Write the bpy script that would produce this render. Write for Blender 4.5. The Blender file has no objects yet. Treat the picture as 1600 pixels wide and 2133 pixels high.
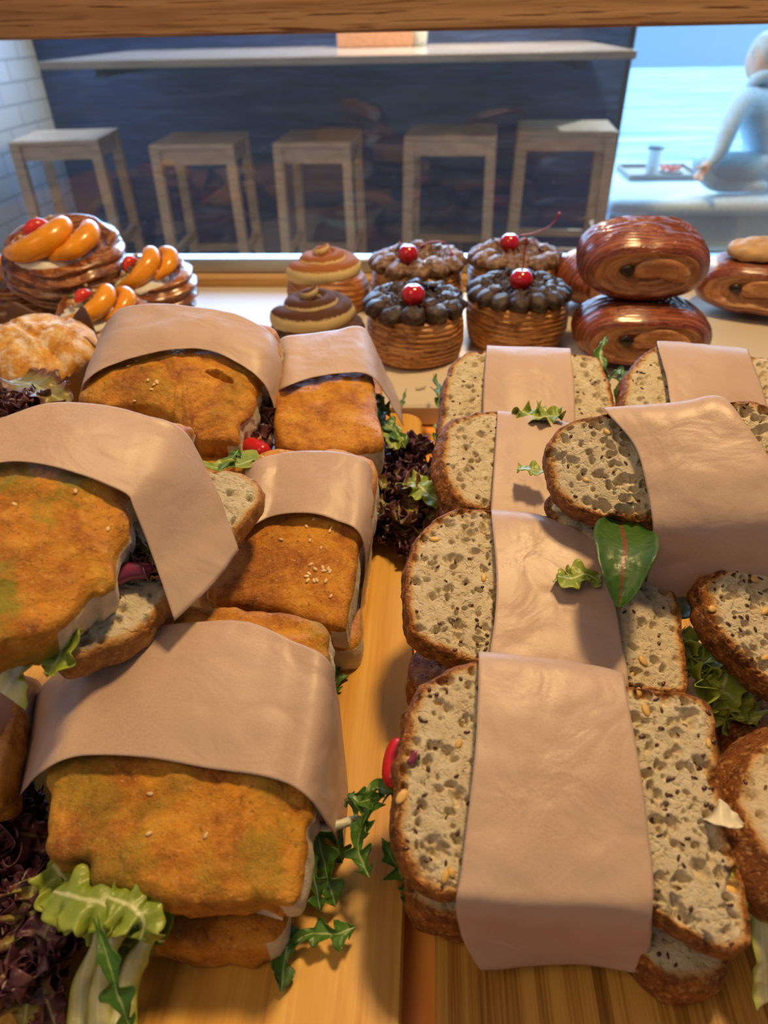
import bpy, math, random
import numpy as np
from math import sin, cos, pi, radians, sqrt, atan2
from mathutils import Vector, Matrix

SC = bpy.context.scene
COL = SC.collection
rnd = random.Random(7)

# ------------------------------------------------------------------ camera
CAM_H = 1.25
def _rx(a): return np.array([[1,0,0],[0,cos(a),-sin(a)],[0,sin(a),cos(a)]])
def _rz(a): return np.array([[cos(a),-sin(a),0],[sin(a),cos(a),0],[0,0,1]])
CR = _rz(radians(4.3)) @ _rx(radians(54)) @ _rz(radians(-1.3))
CP = np.array([0.0, 0.0, CAM_H])
FPX = 1422.0
cd = bpy.data.cameras.new('camera'); cam = bpy.data.objects.new('camera', cd); COL.objects.link(cam)
cam.matrix_world = Matrix([[*CR[0], CP[0]], [*CR[1], CP[1]], [*CR[2], CP[2]], [0,0,0,1]])
cd.sensor_fit = 'VERTICAL'; cd.sensor_height = 36.0; cd.lens = 36.0 * FPX / 2133.0
cd.clip_start = 0.01; cd.clip_end = 300
cd.dof.use_dof = True; cd.dof.focus_distance = 0.42; cd.dof.aperture_fstop = 8.0
SC.camera = cam

# ------------------------------------------------------------------ light
SC.view_settings.view_transform = 'Standard'; SC.view_settings.look = 'None'
SC.view_settings.gamma = 1.0; SC.view_settings.use_curve_mapping = False
SC.view_settings.exposure = 0.0
w = bpy.data.worlds.new('sky'); SC.world = w; w.use_nodes = True
bg = w.node_tree.nodes['Background']; bg.inputs[0].default_value = (0.33, 0.66, 1.0, 1); bg.inputs[1].default_value = 4.5
def area(name, loc, target, size, size_y, energy, col, shape='RECTANGLE'):
    l = bpy.data.lights.new(name, 'AREA'); l.shape = shape; l.size = size; l.size_y = size_y
    l.energy = energy; l.color = col
    o = bpy.data.objects.new(name, l); COL.objects.link(o); o.location = loc
    d = Vector(target) - Vector(loc); o.rotation_euler = d.to_track_quat('-Z', 'Y').to_euler()
    return o
area('case_lamp', (0.28, 0.72, 2.35), (0.05, 0.45, 0.95), 0.18, 0.18, 20.0, (1.0, 0.66, 0.30))
area('shop_lamp', (-0.7, -0.4, 2.6), (0.0, 0.5, 0.95), 0.9, 0.9, 7.5, (1.0, 0.66, 0.34))
area('window_daylight', (-0.5, 4.35, 2.0), (-0.2, 0.8, 0.9), 3.2, 1.1, 130.0, (0.40, 0.60, 1.0))
area('bar_glow_fill', (0.15, 3.9, 2.3), (0.15, 4.0, 1.1), 0.25, 0.25, 60.0, (1.0, 0.74, 0.36))  # added unseen warm light, gives bar top and stools a sunlit glow
sun = bpy.data.lights.new('sun', 'SUN'); sun.energy = 4.0; sun.angle = radians(1); sun.color = (0.72, 0.88, 1.0)
so = bpy.data.objects.new('sun', sun); COL.objects.link(so); so.rotation_euler = (radians(-40), radians(35), 0)
SC.cycles.max_bounces = 8; SC.cycles.diffuse_bounces = 3; SC.cycles.glossy_bounces = 3
SC.cycles.transparent_max_bounces = 12; SC.cycles.sample_clamp_indirect = 4.0; SC.cycles.caustics_reflective = False
SC.cycles.use_denoising = True

# ------------------------------------------------------------------ points
def ray(x, y): return CR @ np.array([(x-800)/FPX, -(y-1066.5)/FPX, -1.0])
def pz(x, y, z):
    d = ray(x, y); return CP + d * (z - CAM_H) / d[2]
def pY(x, y, Y):
    d = ray(x, y); return CP + d * Y / d[1]
class Plane:
    """a tilted plane through three measured points; p(x,y,dz) lies on it, raised by dz"""
    def __init__(s, *pts):
        a, b, c = [pz(*q) for q in pts]
        n = np.cross(b-a, c-a); n /= np.linalg.norm(n)
        if n[2] < 0: n = -n
        s.n, s.a = n, a
    def p(s, x, y, dz=0.0):
        d = ray(x, y); a = s.a + np.array([0, 0, dz])
        return CP + d * (np.dot(a-CP, s.n) / np.dot(d, s.n))
def N(v): return v / (np.linalg.norm(v) + 1e-12)

# ------------------------------------------------------------------ noise (numpy value noise)
def _h(ix, iy, iz, seed):
    n = (ix*374761393 + iy*668265263 + iz*2147483647 + seed*1442695041) & 0xFFFFFFFF
    n = ((n ^ (n >> 13)) * 1274126177) & 0xFFFFFFFF
    n = ((n ^ (n >> 16)) * 2246822519) & 0xFFFFFFFF
    return ((n ^ (n >> 15)) & 0xFFFF) / 65535.0
def vnoise(P, f, seed=0):
    Q = np.asarray(P, float) * f + 1000.0
    I = np.floor(Q).astype(np.int64); T = Q - I; T = T*T*(3-2*T)
    x, y, z = I[...,0], I[...,1], I[...,2]; u, v, t = T[...,0], T[...,1], T[...,2]
    r = 0
    for dx in (0,1):
        for dy in (0,1):
            for dz in (0,1):
                r = r + _h(x+dx, y+dy, z+dz, seed) * (u if dx else 1-u) * (v if dy else 1-v) * (t if dz else 1-t)
    return r*2-1
def fbm(P, f, seed=0, o=3):
    return sum(vnoise(P, f*2**k, seed+k)*0.5**k for k in range(o))

# ------------------------------------------------------------------ objects
def link(name, verts, faces, mats, parent=None, base=None, smooth=True, fm=None, attrs=None, thick=0.0, sub=0):
    """ONE mesh object. verts are world points; the origin is base (or the parent's place)."""
    verts = np.asarray(verts, float)
    if parent is not None: base = np.array(parent['_b']) if '_b' in parent else np.array(parent.location)
    if base is None: base = np.array([(verts[:,0].min()+verts[:,0].max())/2, (verts[:,1].min()+verts[:,1].max())/2, verts[:,2].min()])
    me = bpy.data.meshes.new(name); me.from_pydata((verts-base).tolist(), [], faces); me.update()
    o = bpy.data.objects.new(name, me); COL.objects.link(o)
    if not isinstance(mats, (list, tuple)): mats = [mats]
    for m in mats: me.materials.append(m)
    if fm is not None: me.polygons.foreach_set('material_index', np.asarray(fm, dtype=np.int32))
    if smooth: me.polygons.foreach_set('use_smooth', [True]*len(me.polygons))
    for k, a in (attrs or {}).items():
        at = me.attributes.new(k, 'FLOAT', 'POINT'); at.data.foreach_set('value', np.asarray(a, dtype=np.float32))
    if thick:
        s = o.modifiers.new('thick', 'SOLIDIFY'); s.thickness = thick; s.offset = -1
    if sub:
        s = o.modifiers.new('sub', 'SUBSURF'); s.levels = s.render_levels = sub
    if parent is not None:
        o.parent = parent
    else: o.location = base
    return o
def thing(name, label, cat, loc, group=None):
    o = bpy.data.objects.new(name, None); COL.objects.link(o); o.location = [float(v) for v in loc]
    o.empty_display_size = 0.02
    return tag(o, label, cat, group)
def tag(o, label, cat, group=None):
    o['label'] = label; o['category'] = cat
    if group: o['group'] = group
    return o
def struct(o): o['kind'] = 'structure'; return o
class MB:
    """collects shapes into one mesh"""
    def __init__(s): s.v = []; s.f = []; s.m = []; s.n = 0
    def add(s, v, f, m=0):
        v = np.asarray(v, float); s.v.append(v); s.f += [[i+s.n for i in q] for q in f]; s.m += [m]*len(f); s.n += len(v); return s
    def link(s, name, mats, parent=None, **k): return link(name, np.concatenate(s.v), s.f, mats, parent, fm=s.m, **k)
def box(x0,x1,y0,y1,z0,z1,b=0.0):
    if b <= 0:
        v = [(x,y,z) for x in (x0,x1) for y in (y0,y1) for z in (z0,z1)]
        return v, [(0,1,3,2),(4,6,7,5),(0,4,5,1),(2,3,7,6),(0,2,6,4),(1,5,7,3)]
    v = []; f = []
    for (zz, i) in ((z0,b),(z0+b,0),(z1-b,0),(z1,b)):
        for (x,y,sx,sy) in ((x0,y0,1,1),(x1,y0,-1,1),(x1,y1,-1,-1),(x0,y1,1,-1)):
            if sx*sy > 0: q = [(x+sx*i, y+sy*(b+i)), (x+sx*(b+i), y+sy*i)]
            else: q = [(x+sx*(b+i), y+sy*i), (x+sx*i, y+sy*(b+i))]
            v += [(p_[0],p_[1],zz) for p_ in q]
    for k in range(3):
        for j in range(8): f.append((k*8+j, k*8+(j+1)%8, (k+1)*8+(j+1)%8, (k+1)*8+j))
    f.append(tuple(range(7,-1,-1))); f.append(tuple(range(24,32)))
    return v, f
def grid_faces(nu, nv, wrap=False):
    f = []
    for i in range(nu-1):
        for j in range(nv if wrap else nv-1):
            j2 = (j+1) % nv
            f.append((i*nv+j, i*nv+j2, (i+1)*nv+j2, (i+1)*nv+j))
    return f
def tube(pts, r, k=8, cap=True):
    pts = np.asarray(pts, float); n = len(pts); rr = np.ones(n)*r if np.isscalar(r) else np.asarray(r)
    T = np.gradient(pts, axis=0); v = []; up = np.array([0.31, 0.17, 0.93])
    for i in range(n):
        t = N(T[i]); a = np.cross(t, up)
        if np.linalg.norm(a) < .1: a = np.cross(t, [1,0,0])
        a = N(a); b = np.cross(t, a)
        for j in range(k):
            q = 2*pi*j/k; v.append(pts[i] + rr[i]*(a*cos(q)+b*sin(q)))
    f = grid_faces(n, k, True)
    if cap: f.append(tuple(range(k-1,-1,-1))); f.append(tuple((n-1)*k+j for j in range(k)))
    return np.array(v), f
def catmull(P, n, closed=False):
    P = np.asarray(P, float); m = len(P)
    if closed: Q = np.concatenate([P[-1:], P, P[:2]]); segs = m
    else: Q = np.concatenate([2*P[:1]-P[1:2], P, 2*P[-1:]-P[-2:-1]]); segs = m-1
    # centripetal-ish: dense sample, then even arc length
    out = []
    for i in range(segs):
        a, b, c, d = Q[i], Q[i+1], Q[i+2], Q[i+3]
        for t in np.linspace(0, 1, 24, endpoint=False):
            out.append(0.5*((2*b)+(-a+c)*t+(2*a-5*b+4*c-d)*t*t+(-a+3*b-3*c+d)*t**3))
    out.append(P[0] if closed else P[-1]); out = np.array(out)
    L = np.concatenate([[0], np.cumsum(np.linalg.norm(np.diff(out, axis=0), axis=1))])
    s = np.linspace(0, L[-1], n, endpoint=not closed)
    return np.stack([np.interp(s, L, out[:,k]) for k in range(out.shape[1])], 1)
def catp(P, n):
    """open catmull, uniform in the parameter"""
    P = np.asarray(P, float); m = len(P)
    if m == 2: t = np.linspace(0,1,n)[:,None]; return P[0]*(1-t)+P[1]*t
    Q = np.concatenate([2*P[:1]-P[1:2], P, 2*P[-1:]-P[-2:-1]])
    s = np.linspace(0, m-1, n); i = np.minimum(s.astype(int), m-2); t = (s-i)[:,None]
    a, b, c, d = Q[i], Q[i+1], Q[i+2], Q[i+3]
    return 0.5*((2*b)+(-a+c)*t+(2*a-5*b+4*c-d)*t*t+(-a+3*b-3*c+d)*t**3)
def surface(rows, nu, nv):
    """rows of control points -> nu x nv smooth surface"""
    A = [catp(r, nv) for r in rows]
    A = np.array(A); out = np.zeros((nu, nv, 3))
    for j in range(nv): out[:,j] = catp(A[:,j], nu)
    return out
def normals(S):
    a = np.gradient(S, axis=0); b = np.gradient(S, axis=1); n = np.cross(a, b)
    return n / (np.linalg.norm(n, axis=-1, keepdims=True) + 1e-12)

# ------------------------------------------------------------------ materials
class M:
    def __init__(s, name, rough=0.6, spec=0.5, base=(0.8,0.8,0.8), **kw):
        s.m = bpy.data.materials.new(name); s.m.use_nodes = True; s.t = s.m.node_tree
        s.b = s.t.nodes['Principled BSDF']
        s.b.inputs['Base Color'].default_value = (*base, 1); s.b.inputs['Roughness'].default_value = rough
        s.b.inputs['Specular IOR Level'].default_value = spec
        for k, v in kw.items(): s.b.inputs[k.replace('_', ' ')].default_value = v
    def n(s, t, **kw):
        q = s.t.nodes.new(t)
        for k, v in kw.items():
            if hasattr(q, k) and k not in q.inputs: setattr(q, k, v)
            else: q.inputs[k].default_value = v
        return q
    def l(s, a, b): s.t.links.new(a, b)
    def co(s, scale=(1,1,1), rot=(0,0,0), src='Object'):
        c = s.n('ShaderNodeTexCoord'); mp = s.n('ShaderNodeMapping'); mp.inputs['Scale'].default_value = scale
        mp.inputs['Rotation'].default_value = rot; s.l(c.outputs[src], mp.inputs['Vector']); return mp.outputs['Vector']
    def noise(s, vec, scale, detail=4, rough=0.55, dist=0.0):
        q = s.n('ShaderNodeTexNoise'); q.inputs['Scale'].default_value = scale; q.inputs['Detail'].default_value = detail
        q.inputs['Roughness'].default_value = rough; q.inputs['Distortion'].default_value = dist
        if vec is not None: s.l(vec, q.inputs['Vector'])
        return q.outputs['Fac']
    def vor(s, vec, scale, feature='F1', out='Distance', rand=1.0):
        q = s.n('ShaderNodeTexVoronoi'); q.feature = feature; q.inputs['Scale'].default_value = scale; q.inputs['Randomness'].default_value = rand
        s.l(vec, q.inputs['Vector']); return q.outputs[out]
    def ramp(s, fac, stops, interp='LINEAR'):
        q = s.n('ShaderNodeValToRGB'); q.color_ramp.interpolation = interp; e = q.color_ramp.elements
        while len(e) > 1: e.remove(e[-1])
        for i, (p, c) in enumerate(stops):
            x = e[0] if i == 0 else e.new(p)
            x.position = p; x.color = (*c, 1) if len(c) == 3 else c
        s.l(fac, q.inputs['Fac']); return q.outputs['Color']
    def val(s, fac, a, b, c=0.0, d=1.0):
        q = s.n('ShaderNodeMapRange'); q.clamp = True
        for i, v in enumerate((a, b, c, d)): q.inputs[i+1].default_value = v
        s.l(fac, q.inputs[0]); return q.outputs[0]
    def math(s, op, a, b=0.0):
        q = s.n('ShaderNodeMath'); q.operation = op
        for i, v in enumerate((a, b)):
            if isinstance(v, (int, float)): q.inputs[i].default_value = v
            else: s.l(v, q.inputs[i])
        return q.outputs[0]
    def mix(s, fac, a, b, mode='MIX'):
        q = s.n('ShaderNodeMix'); q.data_type = 'RGBA'; q.blend_type = mode
        for i, v in ((0, fac), (6, a), (7, b)):
            if isinstance(v, (int, float)): q.inputs[i].default_value = v
            elif isinstance(v, tuple): q.inputs[i].default_value = (*v, 1)
            else: s.l(v, q.inputs[i])
        return q.outputs[2]
    def attr(s, name):
        q = s.n('ShaderNodeAttribute'); q.attribute_name = name; return q.outputs['Fac']
    def color(s, c): s.l(c, s.b.inputs['Base Color']); return s
    def rough(s, c): s.l(c, s.b.inputs['Roughness']); return s
    def bump(s, h, strength=0.5, dist=0.001):
        q = s.n('ShaderNodeBump'); q.inputs['Strength'].default_value = strength; q.inputs['Distance'].default_value = dist
        s.l(h, q.inputs['Height']); s.l(q.outputs[0], s.b.inputs['Normal']); return s

def m_plain(name, c, rough=0.6, spec=0.5, **kw):
    m = M(name, rough, spec, c, **kw); v = m.co()
    f = m.noise(v, 60, 3); m.color(m.mix(m.val(f, .35, .65), tuple(x*0.86 for x in c), tuple(min(1, x*1.08) for x in c)))
    return m.m
def m_paper():
    m = M('kraft_paper', 0.47, 0.45); v = m.co()
    f = m.noise(v, 900, 3, .7); g = m.noise(v, 14, 4); h = m.noise(v, 45, 5, .6)
    c = m.mix(m.val(f, .3, .7), (0.48,0.325,0.245), (0.58,0.41,0.32))
    c = m.mix(m.val(g, .3, .75), c, (0.58,0.42,0.325)); c = m.mix(m.math('MULTIPLY', m.val(h, .60, .74), .45), c, (0.46,0.27,0.16))
    m.color(c); m.rough(m.val(g, .3, .7, .35, .56))
    hh = m.math('ADD', m.math('MULTIPLY', m.noise(v, 30, 3, .5, .6), 1.0), m.math('MULTIPLY', f, .05))
    m.bump(hh, .5, .004); return m.m
def m_crumb(name='seeded_crumb', base=((0.64,0.52,0.33),(0.86,0.76,0.56)), crust=((0.46,0.16,0.03),(0.11,0.032,0.012))):
    m = M(name, 0.7, 0.3); v = m.co(); cr = m.attr('crust')
    f = m.noise(v, 120, 5, .65); c = m.mix(m.val(f, .3, .7), *base)
    c = m.mix(m.math('MULTIPLY', m.val(m.noise(v, 380, 2), .62, .72), .5), c, (0.42,0.25,0.12))
    q = m.noise(v, 160, 5, .7); k = m.mix(m.val(q, .35, .65), *crust)
    k = m.mix(m.math('MULTIPLY', m.val(m.noise(v, 330, 3, .7), .54, .64), .7), k, (0.70,0.38,0.13))
    e = m.math('ADD', cr, m.math('MULTIPLY', m.math('SUBTRACT', m.noise(v, 110, 5, .7), .5), .9))
    hal = m.val(e, .22, .55); c = m.mix(m.math('MULTIPLY', hal, .85), c, (0.66,0.36,0.10)); c = m.mix(m.val(e, .52, .72), c, k)
    m.color(c); m.rough(m.val(cr, .5, .9, .72, .45))
    d = m.val(m.noise(v, 260, 2, .5, .8), .30, .47)
    hh = m.math('ADD', m.math('MULTIPLY', d, .55), m.math('MULTIPLY', m.noise(v, 520, 5, .7), .9))
    m.bump(hh, .8, .0022); return m.m
def m_ciabatta():
    m = M('ciabatta_crust', 0.5, 0.45); v = m.co(); cr = m.attr('crust')
    f = m.noise(v, 36, 8, .68, .5); g = m.noise(v, 190, 6, .75); h = m.noise(v, 480, 3, .6)
    c = m.ramp(f, [(.30,(0.20,0.050,0.005)),(.41,(0.46,0.145,0.009)),(.54,(0.70,0.29,0.018)),(.72,(0.84,0.45,0.055))])
    c = m.mix(m.math('MULTIPLY', m.val(g, .48, .72), .45), c, (0.82,0.46,0.10))
    c = m.mix(m.math('MULTIPLY', m.val(h, .60, .72), .45), c, (0.90,0.60,0.26))
    c = m.mix(m.math('MULTIPLY', m.val(m.noise(v, 330, 3), .6, .68), .6), c, (0.24,0.09,0.02))
    pesto = m.math('MULTIPLY', m.math('MULTIPLY', m.val(m.noise(v, 26, 5, .65), .49, .60), .8), m.attr('stain')); c = m.mix(pesto, c, (0.24,0.25,0.015))
    w = m.mix(m.val(g, .3, .7), (0.72,0.62,0.44), (0.86,0.78,0.60))
    e = m.math('ADD', cr, m.math('MULTIPLY', m.math('SUBTRACT', m.noise(v, 110, 3), .5), .35))
    c = m.mix(m.val(e, .45, .6), w, c); m.color(c); m.rough(m.val(g, .3, .7, .33, .58))
    hh = m.math('ADD', m.math('MULTIPLY', m.noise(v, 90, 7, .7), 1.0), m.math('MULTIPLY', m.noise(v, 520, 4, .75), .5))
    m.bump(hh, .85, .003); return m.m
def m_leaf(name, rib, mid, edge, rough=.38, spec=.5):
    m = M(name, rough, spec); v = m.co(); a = m.attr('across'); t = m.attr('along')
    n = m.noise(v, 90, 4); e = m.math('ADD', a, m.math('MULTIPLY', m.math('MULTIPLY', m.math('SUBTRACT', n, .5), .7), a))
    c = m.ramp(e, [(.03, rib), (.11, mid), (.55, mid), (.85, edge)])
    c = m.mix(m.val(n, .3, .75, .0, .35), c, tuple(x*.5 for x in mid))
    m.color(c); m.bump(m.math('ADD', m.noise(v, 140, 4), m.math('MULTIPLY', m.vor(v, 220), .6)), .5, .0015)
    m.b.inputs['Subsurface Weight'].default_value = 0.0
    return m.m
def m_lamin(name, dark, mid, light, gloss=.25, freq=1.0, coat=.5, sugar=0.0):
    """laminated pastry: 'lam' runs across the layers"""
    m = M(name, gloss, .5); v = m.co(); l = m.attr('lam'); n = m.noise(v, 18, 4, .6)
    x = m.math('ADD', m.math('MULTIPLY', l, 1.0*freq), m.math('MULTIPLY', n, .006*freq))
    cx = m.n('ShaderNodeCombineXYZ'); m.l(x, cx.inputs[0]); m.l(m.math('MULTIPLY', n, .02), cx.inputs[1])
    s = m.noise(cx.outputs[0], 260, 3, .65); s2 = m.noise(cx.outputs[0], 800, 2, .6)
    f = m.math('ADD', m.math('MULTIPLY', s, .7), m.math('MULTIPLY', s2, .3))
    c = m.ramp(f, [(.40, dark), (.49, mid), (.585, light)])
    c = m.mix(m.math('MULTIPLY', m.val(m.noise(v, 30, 3), .5, .75), .6), c, dark)
    m.color(c); m.bump(f, .6, .004)
    m.b.inputs['Coat Weight'].default_value = coat; m.b.inputs['Coat Roughness'].default_value = .18
    return m.m
def m_wood(name, cols, scale=(18, 1.2, 18), band=26, rough=.45, rot=(0,0,0), bump=.2, fine=60):
    m = M(name, rough, .4); v = m.co(scale, rot)
    f = m.noise(v, 1.0*band/10, 6, .6, .3); g = m.noise(v, fine/5, 4, .6, .2)
    x = m.math('ADD', m.math('MULTIPLY', f, .65), m.math('MULTIPLY', g, .35))
    m.color(m.ramp(x, [(.32, cols[0]), (.5, cols[1]), (.66, cols[2])])); m.bump(x, bump, .002); return m.m
# ================================================================== THE SETTING
def add_box(name, mat, *a, parent=None, b=0.0, **k):
    v, f = box(*a, b); return link(name, v, f, mat, parent, smooth=False, **k)
WALLW = M('white_brick', .6, .3)
_v = WALLW.co((1,1,1), (0, radians(90), 0)); _b = WALLW.n('ShaderNodeTexBrick'); WALLW.l(_v, _b.inputs['Vector'])
_b.inputs['Color1'].default_value = (.62,.66,.68,1); _b.inputs['Color2'].default_value = (.55,.60,.62,1); _b.inputs['Mortar'].default_value = (.36,.40,.43,1)
_b.inputs['Scale'].default_value = 1.0; _b.inputs['Brick Width'].default_value = .30; _b.inputs['Row Height'].default_value = .10; _b.inputs['Mortar Size'].default_value = .006
_cx = WALLW.n('ShaderNodeTexCoord'); _sp = WALLW.n('ShaderNodeSeparateXYZ'); WALLW.l(_cx.outputs['Object'], _sp.inputs[0]); _cb = WALLW.n('ShaderNodeCombineXYZ')
WALLW.l(_sp.outputs['Y'], _cb.inputs[0]); WALLW.l(_sp.outputs['Z'], _cb.inputs[1]); WALLW.l(_cb.outputs[0], _b.inputs['Vector'])
WALLW.color(_b.outputs['Color']); WALLW.bump(_b.outputs['Fac'], .4, -.004); WALLW = WALLW.m
NAVY = M('navy_boards', .42, .5); _v = NAVY.co((.5, .5, 9))
_f = NAVY.noise(_v, 8, 5, .6, .5); NAVY.color(NAVY.ramp(_f, [(.35,(.014,.028,.09)),(.55,(.028,.058,.18)),(.7,(.055,.105,.28))])); NAVY.bump(_f, .5, .004); NAVY = NAVY.m
PLAST = m_plain('warm_plaster', (.55,.50,.44), .8)
FLOORM = m_plain('dark_floor', (.055,.05,.05), .35)
struct(add_box('floor', FLOORM, -2.35, 2.7, -2.6, 4.62, -.06, 0))
struct(add_box('ceiling', PLAST, -2.35, 2.7, -2.6, 4.62, 2.8, 2.9))
struct(add_box('wall_left', WALLW, -2.35, -2.25, -2.6, 4.62, 0, 2.8))
struct(add_box('wall_right', PLAST, 2.7, 2.8, -2.6, 4.62, 0, 2.8))
struct(add_box('wall_rear', PLAST, -2.35, 2.7, -2.7, -2.6, 0, 2.8))
struct(add_box('wall_front', NAVY, -2.25, 1.03, 4.5, 4.62, 0, 1.38))
struct(add_box('wall_header', PLAST, -2.25, 2.7, 4.5, 4.62, 2.6, 2.8))
ALU = M('brushed_metal', .32, .5, (.50,.58,.68), Metallic=.9).m
def glassmat(name, tint=(1,1,1), refl=1.0, smudge=0):
    m = bpy.data.materials.new(name); m.use_nodes = True; t = m.node_tree; t.nodes.clear()
    o = t.nodes.new('ShaderNodeOutputMaterial'); mx = t.nodes.new('ShaderNodeMixShader'); tr = t.nodes.new('ShaderNodeBsdfTransparent')
    gl = t.nodes.new('ShaderNodeBsdfGlossy'); fr = t.nodes.new('ShaderNodeFresnel'); fr.inputs[0].default_value = 1.5
    tr.inputs[0].default_value = (*tint, 1); gl.inputs[0].default_value = (refl, refl, refl, 1); gl.inputs['Roughness'].default_value = .02
    t.links.new(fr.outputs[0], mx.inputs[0]); t.links.new(tr.outputs[0], mx.inputs[1]); t.links.new(gl.outputs[0], mx.inputs[2])
    if not smudge: t.links.new(mx.outputs[0], o.inputs[0]); return m
    tc = t.nodes.new('ShaderNodeTexCoord'); mp = t.nodes.new('ShaderNodeMapping'); mp.inputs['Scale'].default_value = (2.5, 1, 26); mp.inputs['Rotation'].default_value = (0, .12, 0); nz = t.nodes.new('ShaderNodeTexNoise')
    nz.inputs['Scale'].default_value = 2.2; nz.inputs['Detail'].default_value = 5; nz.inputs['Distortion'].default_value = .6; t.links.new(tc.outputs['Object'], mp.inputs[0]); t.links.new(mp.outputs[0], nz.inputs['Vector'])
    vo = t.nodes.new('ShaderNodeTexVoronoi'); vo.inputs['Scale'].default_value = 38; t.links.new(tc.outputs['Object'], vo.inputs['Vector'])
    a = t.nodes.new('ShaderNodeMapRange'); a.inputs[1].default_value = .42; a.inputs[2].default_value = .75; a.inputs[3].default_value = .015; a.inputs[4].default_value = smudge; t.links.new(nz.outputs['Fac'], a.inputs[0])
    b = t.nodes.new('ShaderNodeMapRange'); b.inputs[1].default_value = .045; b.inputs[2].default_value = .02; b.inputs[3].default_value = 0; b.inputs[4].default_value = .35; t.links.new(vo.outputs['Distance'], b.inputs[0])
    ad = t.nodes.new('ShaderNodeMath'); ad.operation = 'ADD'; t.links.new(a.outputs[0], ad.inputs[0]); t.links.new(b.outputs[0], ad.inputs[1])
    df = t.nodes.new('ShaderNodeBsdfTranslucent'); d2 = t.nodes.new('ShaderNodeBsdfDiffuse'); m2 = t.nodes.new('ShaderNodeMixShader'); t.links.new(df.outputs[0], m2.inputs[1]); t.links.new(d2.outputs[0], m2.inputs[2])
    m3 = t.nodes.new('ShaderNodeMixShader'); t.links.new(ad.outputs[0], m3.inputs[0]); t.links.new(mx.outputs[0], m3.inputs[1]); t.links.new(m2.outputs[0], m3.inputs[2]); t.links.new(m3.outputs[0], o.inputs[0])
    return m
GLASS = glassmat('clear_glass', (.93,.97,.98))
wn = struct(add_box('window_1', GLASS, -2.25, 1.03, 4.555, 4.561, 1.38, 2.6))
tr1 = struct(add_box('trim_1', m_plain('black_frame', (.02,.02,.025), .4), 1.03, 1.06, 4.49, 4.63, 0, 2.6))

# street outside
ms = M('pavement_painted_shadows', .8, .3); _v = ms.co((.22, 2.3, 1)); _f = ms.noise(_v, 1.6, 4, .6, 1.2)
ms.color(ms.ramp(_f, [(.38,(.12,.20,.27)),(.5,(.26,.34,.39)),(.62,(.44,.49,.52))])); PAVE = ms.m  # streaks are tree shadows on sunlit paving, painted into the colour
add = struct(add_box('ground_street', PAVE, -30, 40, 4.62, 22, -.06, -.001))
struct(add_box('ground_road', m_plain('grey_asphalt', (.015,.065,.12), .8), -40, 60, 22, 90, -.07, -.01))
# display counter
COUNTER_T = M('copper_wood', .3, .5); _v = COUNTER_T.co((6, 1, 6)); COUNTER_T.color(COUNTER_T.ramp(COUNTER_T.noise(_v, 14, 4), [(.3,(.95,.38,.07)),(.7,(1.0,.52,.14))])); COUNTER_T = COUNTER_T.m
cn = thing('display_counter', 'orange-brown wooden display counter carrying boards and pastry tray', 'counter', (0, .55, 0))
add_box('cabinet_body', m_plain('white_panel', (.6,.58,.55)), -1.1, 1.1, -.02, 1.20, .0, .84, parent=cn)
add_box('countertop', COUNTER_T, -1.1, 1.1, -.02, 1.20, .84, .87, parent=cn)
LEDGE = m_wood('ledge_oak', ((.42,.21,.07),(.62,.35,.13),(.72,.45,.19)), (1.2, 18, 18))
add_box('back_ledge', LEDGE, -1.1, 1.1, 1.105, 1.135, .87, .908, parent=cn)

BEAM = M('oak_grain', .55, .35)
_v = BEAM.co((2.2, 60, 60)); _f = BEAM.noise(_v, 1.6, 4, .55, .35); _v2 = BEAM.co((9, 330, 330)); _g = BEAM.noise(_v2, 1.0, 3, .6, .25)
_c = BEAM.ramp(_f, [(.3,(.26,.145,.068)),(.5,(.36,.205,.10)),(.7,(.44,.27,.14))])
_k = BEAM.math('MULTIPLY', BEAM.val(_g, .56, .62), BEAM.val(_f, .35, .6, .35, 1.0)); _c = BEAM.mix(_k, _c, (.12,.045,.018)); BEAM.color(_c)
BEAM.bump(BEAM.math('SUBTRACT', _f, _k), .5, .0015); BEAM = BEAM.m
bm_ = thing('display_screen', 'clear glass screen behind the pastries in a silver rail under an oak beam', 'sneeze guard', (0, 1.15, .87))
v_, f_ = box(-1.1, 1.1, 1.125, 1.20, 1.232, 1.36, .004); link('top_beam', v_, f_, BEAM, bm_, smooth=False)
add_box('glass_pane', glassmat('smudged_glass', (.95,.98,.99), 1.0, .028), -1.1, 1.1, 1.149, 1.155, .915, 1.235, parent=bm_)
v_, f_ = box(-1.1, 1.1, 1.138, 1.172, .87, .930, .003); link('bottom_rail', v_, f_, ALU, bm_, smooth=False)

# white tray
TRAYM = M('white_tray', .35, .5, (.66,.58,.45)).m
mb = MB(); x0, x1, y0, y1 = -1.05, 1.05, .688, 1.10
mb.add(*box(x0, x1, y0, y1, .871, .897, .003)); 
tray = mb.link('pastry_tray', TRAYM, smooth=False); tag(tray, 'long white flat tray holding all the pastries in front of the glass', 'tray')

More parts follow.
